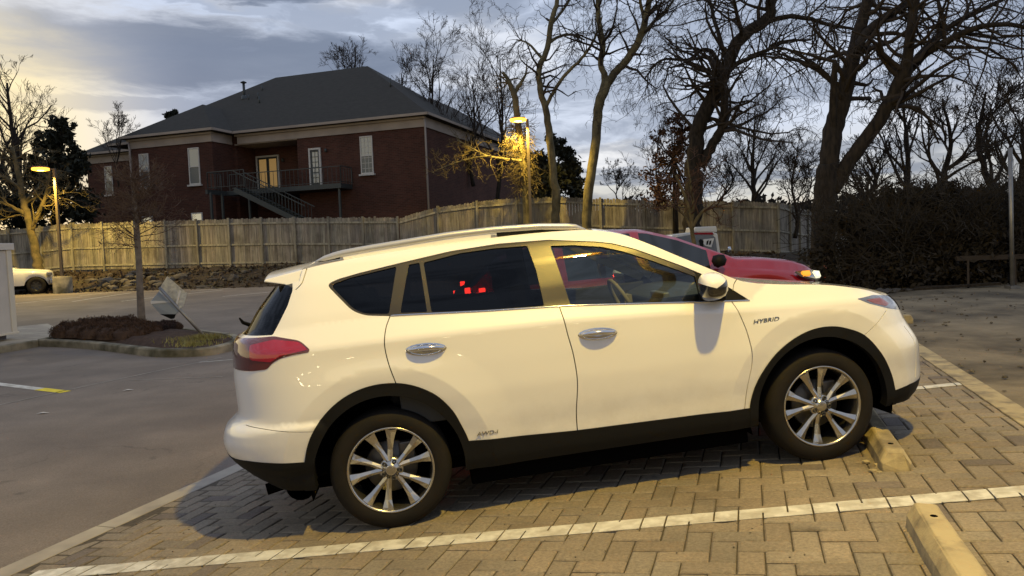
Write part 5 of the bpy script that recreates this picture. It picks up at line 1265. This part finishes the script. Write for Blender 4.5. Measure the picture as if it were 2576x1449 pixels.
# young tree
T = Tree(12); c = at_z(357, 815, .0); b_ = V(c[0], c[1], mulz(c)-.05); Yt = c[1]
P, r_ = T.limb([b_, at(352, 720, Yt), at(349, 640, Yt), at(344, 560, Yt), at(338, 500, Yt), at(334, 450, Yt)], [.10, .082, .07, .055, .035, .015], 9)
for i in range(95):
    t = T.r.uniform(.42, 1.)**.9; j = min(len(P)-2, int(t*(len(P)-1))); a = T.r.uniform(0, 2*math.pi); q_ = P[j]+(P[j+1]-P[j])*T.r.random()
    T.grow(q_, V(math.cos(a), math.sin(a), T.r.uniform(.05, .35)+.5*max(0, t-.7)), T.r.uniform(.6, 1.35)*(1.25-.65*t), .015, 2, kink=.13, up=.25, nk=5, maxlev=4, rmin=.0035, spread=.8)
T.build('young_tree', 'young bare tree standing in the mulched island', b_, None, mt='youngbark', tw='youngtwig')
# tilted sign
sb = at_z(531, 842, .05); Ys = sb[1]; tp = at(405, 728, Ys-.15)
sg = empty('tilted_sign', sb, 0, 'knocked over road sign leaning left out of the island', 'sign'); ob = V(*sb)
def sp(px, py, dy=0.): return at(px, py, Ys+dy)-ob
mb = MB(); a_, b2 = V(0, 0, -.2), tp-ob; dd = (b2-a_)/np.linalg.norm(b2-a_); mb.tube([a_, b2+dd*.05], .032, 8); mb.build('pole', M['galv'], sg)
def plate(pts, name, mt, th=.012):
    P = [V(*p) for p in pts]; nn = np.cross(P[1]-P[0], P[2]-P[0]); nn /= np.linalg.norm(nn); mb = MB(); mb.prism([p-nn*th/2 for p in P], nn*th); return mb.build(name, mt, sg, fix=True)
signback = nmat('sign_back', (.50, .45, .33), (.32, .29, .24), 5, .35, stretch=(3, 3, 3)); gnode(signback)[1].inputs['Metallic'].default_value = .4
signface = mat('sign_blue_grey', (.26, .29, .33), .4, .2)
plate([sp(421, 695, .10), sp(472, 739, -.05), sp(461, 772, -.12), sp(449, 779, -.12), sp(402, 736, 0.05), sp(400, 728, .08)], 'sign_plate', signback)
plate([sp(400, 733, .10), sp(380, 758, .16), sp(382, 766, .14), sp(404, 790, .10), sp(440, 794, .0), sp(452, 781, -.02)], 'sign_plate', signface)
plate([sp(379, 757, .150), sp(381, 765, .130), sp(430, 761, .02), sp(431, 757, .02)], 'sign_border', M['white_trim'], .018)
plate([sp(404, 790, .10), sp(431, 802, .05), sp(438, 801, .02), sp(442, 791, -.03)], 'sign_foot', M['blackplastic'], .02)
plate([sp(452, 729, -.01), sp(456, 732, -.01), sp(446, 770, -.10), sp(441, 768, -.10)], 'sign_strip', M['white_trim'], .02)  # narrow pale strip on the upper plate
# white cabinet at the far left
cb = at_z(50, 858, RZ+.10); Yc = cb[1]
wc = empty('white_cabinet', (cb[0], cb[1], cb[2]-.1), R_(-4), 'tall white panelled cabinet cut off by the left edge', 'cabinet')
hc = at(46, 613, Yc)[2]-cb[2]+.1
mb = MB(); mb.box((-1.6, -2.0, .32+(hc-.32-.14)/2), (3.1, 4.0, hc-.46)); mb.build('panel', nmat('white_panel', (.56, .53, .50), (.50, .475, .45), 2, .5), wc, bevel=.01)
mb = MB(); mb.box((-1.6, -2.0, hc-.06), (3.2, 4.1, .15)); mb.build('cap', mat('cap_white', (.60, .57, .53), .5), wc, bevel=.01)
mb = MB(); mb.box((-.035, -.09, .32+(hc-.46)/2), (.03, .14, hc-.46)); mb.box((-.03, -2.0, .30), (.05, 4.04, .05)); mb.build('trim', mat('cab_trim', (.62, .58, .5), .5), wc, bevel=.006)
mb = MB(); mb.box((-1.68, -2.0, .15), (2.9, 3.8, .31)); mb.build('plinth', mat('plinth', (.20, .195, .20), .8), wc)

# ================================================================== wheel stops
def wheel_stop(px, py, off, L, label, name='wheel_stop', z=None, a=None, chip=False):
    """px,py: ground point of the end nearest/farthest; L signed along the kerb direction"""
    p = gnd(px, py); kd = V(KD[0], KD[1], 0) if a is None else a; kd = kd/np.linalg.norm(kd)
    q_ = p+kd*L; q_[2] = G(q_[0], q_[1]); p[2] = G(p[0], p[1]); ax = q_-p; Ln = np.linalg.norm(ax); ax /= Ln; sd = np.cross(ax, V(0, 0, 1)); sd /= np.linalg.norm(sd); up = np.cross(sd, ax)
    sec = [(-.085, -.02), (-.080, .05), (-.052, .105), (-.040, .112), (.040, .112), (.052, .105), (.080, .05), (.085, -.02)]
    mb = MB(); vs = []; r_ = Random(int(px))
    ts = [0, .012, .05, .2, .35, .5, .65, .8, .95, .988, 1.]
    for t in ts:
        k = .88 if t in (0, 1.) else 1.
        for (x, y) in sec:
            jx = r_.uniform(-.004, .004); cut = (.03 if chip and t < .03 and y > .06 else 0)
            vs.append(p+ax*(Ln*t+cut)+sd*(x*k+jx)+up*(y*(k if y > 0 else 1)+jx*.5)-p)
    n = len(sec); mb.add(vs, [(i*n+k, i*n+(k+1) % n, (i+1)*n+(k+1) % n, (i+1)*n+k) for i in range(len(ts)-1) for k in range(n)]+[tuple(range(n)), tuple((len(ts)-1)*n+k for k in range(n))], False)
    t_ = empty(name, p, 0, label, 'wheel stop', 'concrete wheel stops'); mb.build('block', M['stop'], t_, bevel=.006, fix=True)
    mb = MB()
    for t in (.10, .90): c = ax*Ln*t+up*.1125; mb.lathe([(.016, -.01), (.016, .0015), (0, .0018)], 10, 2, c)
    mb.build('bolt_hole', M['void'], t_)
wheel_stop(2256, 1186, 0, 1.85, 'chipped concrete wheel stop touching the front tyre of the white SUV', chip=True)
wheel_stop(2326, 1322, 0, -1.85, 'pale concrete wheel stop nearest the camera at the lower right')
wheel_stop(2283, 812, 0, 1.8, 'wheel stop of the next stall, just past the front of the white SUV')
mb = MB(); rr = Random(88)
for _ in range(900):
    d = rr.uniform(.05, STW-.05); s = rr.uniform(-3.5, 9); x, y = xy(d, s); k = rr.uniform(.002, .006); rock(mb, (x, y, G(x, y)+.003), k)
tag(mb.build('grit', M['rock']), 'fine grit and crumbs scattered over the brick pavers', 'grit', kind='stuff')
# chips, leaf, bits
mb = MB(); rr = Random(77)
for (px, py) in ((2205, 1172), (2222, 1180), (2196, 1187), (2180, 1165), (2212, 1190)): p = gnd(px, py); rock(mb, p+V(0, 0, .006), rr.uniform(.010, .022))
tag(mb.build('rubble', M['stop']), 'crumbs of broken concrete beside the chipped wheel stop', 'crumbs', kind='stuff')
p = gnd(1216, 1199)+V(0, 0, .004); mb = MB(); mb.add([p+V(-.055, -.01, 0), p+V(-.01, -.028, .008), p+V(.055, .0, .0), p+V(.0, .022, .006)], [(0, 1, 2, 3)]); 
tag(mb.build('leaf', mat('green_leaf', (.10, .55, .12), .5)), 'small bright green leaf on the pavers under the white SUV', 'leaf')
for k, (px, py, lab) in enumerate([(105, 1041, 'pale scrap of litter on the asphalt below the yellow line end'), (320, 983, 'small white scrap on the asphalt right of the yellow line end'), (113, 1396, 'tiny pale scrap on the asphalt')][:2]):
    p = gnd(px, py)+V(0, 0, .006); mb = MB(); mb.add([p+V(-.06, -.02, 0), p+V(.02, -.03, .01), p+V(.09, .02, 0), p+V(-.0, .03, .012)], [(0, 1, 2, 3)]); tag(mb.build('paper_scrap', M['white_trim']), lab, 'litter', 'litter on the asphalt')
mb = MB(); rr = Random(61)
for _ in range(500):
    d = STW+.2+rr.random()**1.5*7; s = rr.uniform(-3, 14); x, y = xy(d, s); rock(mb, (x, y, G(x, y)+.012+.05*noise.noise(Vector((x*.6, y*.6, 0)))), rr.uniform(.008, .028))
tag(mb.build('gravel', M['rock']), 'loose small stones on the dirt lot beyond the kerb', 'gravel', kind='stuff')
mb = MB(); rr = Random(62)
def lf2():
    d = STW+.1+rr.random()**1.3*6; s = rr.uniform(-3, 13); x, y = xy(d, s); return (x, y, G(x, y)+.02+.05*noise.noise(Vector((x*.6, y*.6, 0))))
scatter_quads(mb, 220, lf2, .01, .035, rr)
tag(mb.build('leaf_litter', nmat('dirt_leaves', (.22, .16, .09), (.08, .06, .04), 3, .9)), 'scattered dead leaves on the dirt lot beyond the kerb', 'leaves', kind='stuff')
# orange marker, thin pole and railing bits at the right
p = at(2078, 706, 19.5); p[2] = G(p[0], p[1]); tp = at(2080, 612, 19.5)
mk = empty('marker_post', p, 0, 'orange-sleeved marker post in front of the largest trunk', 'post')
mb = MB(); mb.tube([(0, 0, -.1), (-.03, 0, .62)], [.05, .035], 8); mb.build('sleeve', mat('orange_sleeve', (.55, .10, .02), .5), mk); mb = MB(); mb.tube([(-.03, 0, .6), (-.02, 0, tp[2]-p[2])], .03, 8); mb.build('post', M['bark'], mk)
p = at(2547, 714, 15.2); p[2] = G(p[0], p[1]); tp = at(2541, 372, 15.2)
pl = empty('metal_pole', p, 0, 'thin grey metal pole at the right edge of the gravel', 'pole'); mb = MB(); mb.tube([(0, 0, -.1), (tp[0]-p[0], 0, tp[2]-p[2])], .042, 10); mb.build('shaft', M['galv'], pl); mb = MB(); mb.box((0, 0, .02), (.2, .2, .06)); mb.build('foot', M['galv'], pl)
p = at(2500, 716, 15.8); p[2] = G(p[0], p[1]); bn = empty('trestle', p, 0, 'old grey trestle frame in front of the thicket, left of the metal pole', 'trestle'); mb = MB()
for x in (-.55, .45):
    mb.bar((x-.12, -.2, 0), (x, 0, .62), .04); mb.bar((x+.12, .2, 0), (x, 0, .62), .04)
mb.build('leg', M['twig'], bn); mb = MB(); mb.bar((-.8, 0, .63), (.7, 0, .62), .06, .10); mb.build('beam', M['twig'], bn)
p = at(2340, 712, 15.6); p[2] = G(p[0], p[1]); mb = MB(); mb.bar((-.6, 0, .03), (1.4, -.1, .10), .12, .05); mb.bar((-.2, .2, .07), (1.2, .25, .05), .10, .04); tag(mb.build('timber_plank', M['bark'], loc=p), 'dark boards lying at the foot of the thicket', 'planks')
mb = MB(); rr = Random(5)
for _ in range(14): px = rr.uniform(2200, 2290); p = at(px, 716, 15.5+rr.uniform(-.2, .3)); p[2] = G(p[0], p[1])+.02; rock(mb, p, rr.uniform(.05, .12))
tag(mb.build('rubble', mat('dark_rock', (.05, .045, .04), .9)), 'dark stones heaped at the left end of the thicket', 'rubble', kind='stuff')

# ================================================================== other vehicles
M['red'] = mat('red_paint', (.25, .005, .012), .3, coat=1.)
M['white2'] = mat('white_paint_plain', (.62, .61, .58), .35, coat=.8)
M['darkglass'] = mat('car_glass_dark', (.012, .014, .016), .06, spec=.9)
def section_car(name, label, O, F, Lf, prof_top, half, zb=.28, paint='red', arches=(), r=.36, n=14, roof_half=None, glassx=None):
    """side-profile loft: prof_top [(x,z)] outline of the centre line, belt height per x, with real wheel arches"""
    pass
def simple_car(root, L2, top, belt, halfw, roofw, xs_w, zb=.26, wr=.34, paint='red', win=None, ws=None, rw=None, arch=.41):
    """top, belt: tables x->z; body shell = sides to the belt, greenhouse above it"""
    tx, tz = zip(*top); bx_, bz_ = zip(*belt); x0, x1 = tx[0], tx[-1]
    xs = sorted(set(list(np.linspace(x0, x1, 90))+[x_w+arch*math.cos(a) for x_w in xs_w for a in np.linspace(0, math.pi, 15)]))
    def plan(x, w, k=3.): u = abs(2*(x-(x0+x1)/2)/(x1-x0)); return w*(1-u**7)**(1/3.) if u < 1 else .02
    V_, Fc = [], {'p': [], 'g': [], 'c': []}
    rows = []
    for x in xs:
        zt_, zbel = float(np.interp(x, tx, tz)), float(np.interp(x, bx_, bz_)); zl = zb
        for xw in xs_w:
            if abs(x-xw) < arch: zl = max(zl, .34+math.sqrt(max(0, arch**2-(x-xw)**2)))
        hw = plan(x, halfw); zbel = min(zbel, zt_-.004); gh = max(0., zt_-zbel); rr_ = halfw-(halfw-roofw)*min(1, gh/.45); rr_ = plan(x, rr_)
        k = .12+.88*min(1, gh/.12)
        row = [(x, hw*.95, zl), (x, hw, min(zbel-.02, max(zl+.01, zl+(zbel-zl)*.35))), (x, hw*1., min(zbel-.01, max(zl+.02, zl+(zbel-zl)*.72))), (x, hw*.965, zbel), (x, hw*.93, zbel+.015*min(1, gh/.02)), (x, rr_+.02, zt_-.055*k), (x, rr_-.05, zt_-.02*k), (x, rr_*.6, zt_-.003), (x, 0, zt_)]
        rows.append(row)
    for sgn in (-1, 1):
        vs = [(p[0], p[1]*sgn, p[2]) for r_ in rows for p in r_]; m = 9
        fp, fg = [], []
        for i in range(len(rows)-1):
            for j in range(m-1):
                f = (i*m+j, i*m+j+1, (i+1)*m+j+1, (i+1)*m+j); f = f if sgn > 0 else f[::-1]; c = np.mean([vs[q_] for q_ in f], 0); isg = False
                if win and j == 4: isg = any(a < c[0] < b_ for a, b_ in win)
                if ws and j >= 6 and (ws[0] < c[0] < ws[1]): isg = True
                if rw and j >= 5 and (rw[0] < c[0] < rw[1]): isg = True
                (fg if isg else fp).append(f)
        mesh('body_side', vs, fp, M[paint], root, True)
        if fg: mesh('window', vs, fg, M['darkglass'], root, True)
    mb = MB(); mb.box(((x0+x1)/2, 0, .42), (x1-x0-.5, halfw*1.5, .34)); mb.build('underbody', M['void'], root)
    for xw in xs_w:
        for sgn in (-1, 1):
            w = empty('wheel'); w.parent = root; w.location = (xw, 0, wr)
            mb = MB(); mb.lathe([(r_, sgn*h) for r_, h in [(.21, halfw-.22), (wr-.02, halfw-.22), (wr, halfw-.18), (wr, halfw-.05), (wr-.03, halfw-.015), (.25, halfw-.01), (.225, halfw-.03)]], 32, 1); mb.build('tyre', M['tyre'], w, fix=True)
            mb = MB(); mb.lathe([(.23, sgn*(halfw-.02)), (.21, sgn*(halfw-.05)), (.05, sgn*(halfw-.045)), (.0, sgn*(halfw-.03))], 24, 1)
            for k in range(6): a = math.pi*2*k/6; mb.bar((0, sgn*(halfw-.035), 0), (.21*math.cos(a), sgn*(halfw-.03), .21*math.sin(a)), .05, .03, up=(0, 1, 0))
            mb.build('rim', M['alloydark'] if paint != 'red' else M['alloy'], w, fix=True)
# red crossover in the next stall
rp = gnd(1440, 985); yaw = math.atan2(cf[1], cf[0])+R_(-1)
ft = at(2050, 690, 7.9)
fx, fy = 4.28, 10.7
L_ = 4.8
cx0, cy0 = fx-math.cos(yaw)*2.56, fy-math.sin(yaw)*L_/2+.0
red = empty('red_car', (cx0, cy0, 0), 0, 'dark red car in the next stall behind the white SUV', 'car')
za = G(cx0-1.3*math.cos(yaw), cy0), G(cx0+1.3*math.cos(yaw), cy0+.2); red.scale = (1.18, 1.04, 1.16)
pit = math.atan2(za[1]-za[0], 2.6); red.rotation_euler = (0, -pit, yaw); red.location = (cx0, cy0, (za[0]+za[1])/2+.005)
simple_car(red, L_/2, [(-2.17, .70), (-2.10, .98), (-1.95, 1.08), (-1.60, 1.36), (-1.2, 1.50), (-.4, 1.55), (.10, 1.50), (.45, 1.38), (.80, 1.20), (1.08, 1.06), (1.40, 1.02), (1.75, .95), (2.02, .84), (2.15, .70), (2.17, .45)], [(-2.2, .95), (-1.6, 1.02), (-.5, .99), (.6, .95), (1.05, .93), (1.9, .78), (2.2, .62)], .89, .60, (-1.30, 1.32), paint='red', win=((-1.55, -.95), (-.85, -.08), (-.0, .78)), ws=(.18, 1.02), rw=(-2.0, -1.55))
for sgn in (-1, 1):
    mb = MB(); P = [(1.70, sgn*.86, .80), (1.93, sgn*.80, .79), (2.08, sgn*.62, .735), (2.10, sgn*.60, .66), (1.96, sgn*.79, .68), (1.78, sgn*.865, .74)]
    mb.prism(P, (.012, sgn*.012, .014)); h_ = mb.build('headlight', M['lensgrey'], red, fix=True)
    if sgn < 0:
        mb = MB(); mb.prism([(1.93, -.815, .775), (2.03, -.74, .755), (2.06, -.71, .69), (1.97, -.81, .70)], (.012, -.012, .02)); mb.build('bulb', mat('headlamp_on', (1, 1, .8), .3, emis=(1., .95, .66), es=.9), h_)
        mb = MB(); mb.prism([(1.77, -.87, .79), (1.87, -.845, .785), (1.88, -.845, .735), (1.79, -.87, .745)], (.01, -.016, .02)); mb.build('indicator', mat('amber_on', (1, .4, .05), .3, emis=(1., .36, .03), es=.95), h_)
    mb = MB(); mb.tube([(.83, sgn*.86, .99), (.80, sgn*1.0, 1.04)], [.03, .05], 8); mb.lathe([(0, .07), (.06, .06), (.085, 0), (.06, -.06), (0, -.07)], 12, 2, (.80, sgn*1.0, 1.05)); mb.build('side_mirror', M['blackplastic'], red)
    mb = MB(); mb.box((.18, sgn*.885, .88), (.18, .03, .03)); mb.box((-.72, sgn*.885, .90), (.18, .03, .03)); mb.build('door_handle', M['red'], red, bevel=.008)
    mb = MB(); mb.box((-.46, sgn*.0+sgn*.80, 1.2), (.07, .04, .45)); mb.build('pillar', M['blackplastic'], red)
for sgn in (-1, 1):
    tl_m = mat('lit_tail_lamp', (1, .05, .03), .4, emis=(1., .03, .015), es=85.) if sgn < 0 else tl_m
    mb = MB(); mb.prism([(-1.93, sgn*.865, .86), (-2.02, sgn*.83, .83), (-2.03, sgn*.83, .90), (-1.95, sgn*.86, .93)], (.0, sgn*.03, .0)); t1 = mb.build('taillight', M['tail'], red, fix=True)
    mb = MB()
    for (x, z, a, b_) in ((-2.05, .955, .07, .045), (-1.985, .975, .08, .025), (-1.955, 1.045, .06, .08), (-1.87, 1.005, .08, .028), (-1.80, 1.04, .07, .045)): mb.box((x, sgn*.90, z), (a, .02, b_))
    mb.build('lamp_strip', tl_m, t1, bevel=.008)
# white pickup seen from behind, beyond the red car
Y = 25.; c = at(1752, 620, Y); wpk = empty('white_pickup', (c[0], Y, G(c[0], Y)), R_(2), 'white pickup seen from behind with a raised white top, beyond the red car', 'pickup truck')
zr = G(c[0], Y)
def wp(px, py, dy=0.): q_ = at(px, py, Y+dy); return V(q_[0]-c[0], dy, q_[2]-zr)
mb = MB(); P = [wp(1684, 600), wp(1692, 590), wp(1728, 585), wp(1795, 583), wp(1806, 588), wp(1814, 640), wp(1815, 700), wp(1680, 700), wp(1680, 640)]; mb.prism(P, (0, 1.6, 0)); mb.build('cab', M['white2'], wpk, bevel=.04, fix=True)
mb = MB(); mb.prism([wp(1745, 584), wp(1748, 571), wp(1803, 569), wp(1805, 584)], (0, 1.1, 0)); mb.build('roof_cap', M['white2'], wpk, bevel=.03, fix=True)
mb = MB(); mb.prism([wp(1694, 638, -.02), wp(1700, 597, -.02), (wp(1735, 591, -.02)), wp(1792, 590, -.02), wp(1800, 598, -.02), wp(1806, 640, -.02)], (0, .04, 0)); wn_ = mb.build('rear_window', mat('pickup_glass', (.16, .17, .19), .25), wpk, fix=True)
mb = MB(); mb.prism([wp(1740, 590, -.03), wp(1742, 585.5, -.03), wp(1793, 584.5, -.03), wp(1796, 590, -.03)], (0, .04, 0)); mb.build('brake_light', M['red'], wpk, fix=True)
mb = MB(); mb.prism([wp(1767, 611, -.05), wp(1770, 602, -.05), wp(1797, 599, -.05), wp(1790, 622, -.05), wp(1774, 618, -.05)], (0, .012, 0)); mb.build('sticker', mat('sticker_white', (.55, .55, .55), .6), wn_, fix=True)
mb = MB(); mb.prism([wp(1761, 618, -.06), wp(1758, 605, -.06), wp(1763, 601, -.06), wp(1770, 606, -.06), wp(1769, 628, -.06)], (0, .012, 0)); mb.build('sticker', M['blackplastic'], wn_, fix=True)
for x in (1778, 1785): mb = MB(); mb.prism([wp(x, 607, -.065), wp(x+5, 604, -.065), wp(x+3, 615, -.065), wp(x-1, 616, -.065)], (0, .01, 0)); mb.build('sticker', M['blackplastic'], wn_, fix=True)
mb = MB(); mb.prism([wp(1676, 650), wp(1818, 650), wp(1818, 720), wp(1676, 720)], (0, -1.9, 0)); mb.build('bed', M['white2'], wpk, bevel=.04, fix=True)
for x in (-.75, .75):
    for y in (-1.2, 2.2): mb = MB(); mb.lathe([(.2, -.12), (.37, -.11), (.38, 0), (.37, .11), (.2, .12)], 24, 0 if False else 2, (0, 0, 0)); o = mb.build('wheel', M['tyre'], wpk); o.rotation_euler = (0, R_(90), 0); o.location = (x, y, .38)
q_ = wp(1838, 628, .9); mb = MB(); mb.lathe([(0, .11), (.05, .10), (.07, 0), (.05, -.10), (0, -.11)], 12, 2, q_); mb.bar(q_+V(0, 0, -.02), q_+V(-.30, 0, -.06), .03); mb.build('side_mirror', M['chrome'], wpk)
# white pickup at the far left, facing right
Y = 36.; nose = at(133, 738, Y); zr = G(nose[0], Y)
wl = empty('white_truck', (nose[0]-2.7*.88-.2, Y-.75, G(-24, Y-.5)+.0), R_(28), 'white pickup parked at far left, its nose showing past the cabinet', 'pickup truck')
simple_car(wl, 2.7, [(-2.7, .8), (-2.68, 1.2), (-1.0, 1.22), (-.9, 1.75), (.3, 1.80), (.55, 1.72), (1.20, 1.25), (1.9, 1.20), (2.5, 1.14), (2.66, 1.05), (2.7, .6)], [(-2.7, 1.15), (-1., 1.17), (1.2, 1.13), (2.2, 1.06), (2.7, .95)], .98, .70, (-1.7, 2.0), zb=.42, wr=.40, paint='white2', win=((-.85, -.25), (-.18, .85)), ws=(.5, 1.15), arch=.49)
mb = MB(); mb.box((2.55, -.80, .93), (.22, .34, .16)); mb.build('headlight', M['lensgrey'], wl, bevel=.03); mb = MB(); mb.box((2.66, 0, .58), (.16, 1.9, .22)); mb.build('bumper', M['chrome'], wl, bevel=.03)

# shop across the lot behind the camera: its lit windows show as reflections in the paint and glass
sh = empty('shop_building', (2., -15, -.3), 0, 'low shop with lit windows standing behind the viewer', 'building')
mb = MB(); mb.box((0, -3, 2.), (30, 6, 4.4)); mb.build('wall', mat('shop_wall', (.10, .085, .07), .9), sh)
lw = mat('lit_shop_window', (1, .9, .6), .5, emis=(1., .82, .48), es=32.)
for x, z, w, h in ((-12, 2.2, .5, .6), (-10.3, 1.7, .4, .5), (-6.2, 2.4, .6, .4), (-3., 1.9, .4, .5), (.2, 2.0, .5, .4), (4.6, 2.4, .5, .4), (7.6, 1.7, .4, .5), (-9, 1.8, .8, 1.0), (-7.6, 1.9, .5, .8), (-4.6, 2.0, .6, .5), (-1., 2.6, .5, .4), (1.2, 1.8, .45, .6), (3.0, 2.9, .7, .4), (3.4, 1.6, .4, .6), (6.4, 2.2, .5, .6), (9.0, 1.9, .5, .8)):
    mb = MB(); mb.box((x, .03, z), (w*.42, .05, h*.36)); mb.build('lit_window', lw, sh)

# ------------------------------------------------------------------ split the multi-piece parts into a part each
def split_loose(o):
    me = o.data; n = len(me.vertices); par = list(range(n))
    def find(a):
        while par[a] != a: par[a] = par[par[a]]; a = par[a]
        return a
    for p in me.polygons:
        v = list(p.vertices)
        for k in v[1:]:
            a, b_ = find(v[0]), find(k)
            if a != b_: par[a] = b_
    groups = {}
    for p in me.polygons: groups.setdefault(find(p.vertices[0]), []).append(p)
    if len(groups) < 2 or len(groups) > 12: return
    for k, ps in enumerate(list(groups.values())):
        ids = sorted({v for p in ps for v in p.vertices}); mp = {v: i for i, v in enumerate(ids)}
        m2 = bpy.data.meshes.new(me.name); m2.from_pydata([tuple(me.vertices[i].co) for i in ids], [], [tuple(mp[v] for v in p.vertices) for p in ps])
        m2.polygons.foreach_set('use_smooth', [p.use_smooth for p in ps])
        for mt_ in me.materials: m2.materials.append(mt_)
        c = o.copy(); c.data = m2; c.name = o.name.split('.')[0]; col.objects.link(c)
        if k == 0:
            for ch in [q_ for q_ in bpy.data.objects if q_.parent is o]: ch.parent = c
    bpy.data.objects.remove(o)
for o in list(bpy.data.objects):
    if o.type == 'MESH' and o.name.split('.')[0] in ('panel_gap', 'lug_nut', 'wheel_well', 'leg', 'rail_infill', 'fog_lamp_bezel', 'seat', 'headrest', 'sun_visor', 'inner_pillar', 'bolt_hole', 'door_handle', 'side_mirror_', 'frieze', 'headlight_', 'gutter_'): split_loose(o)
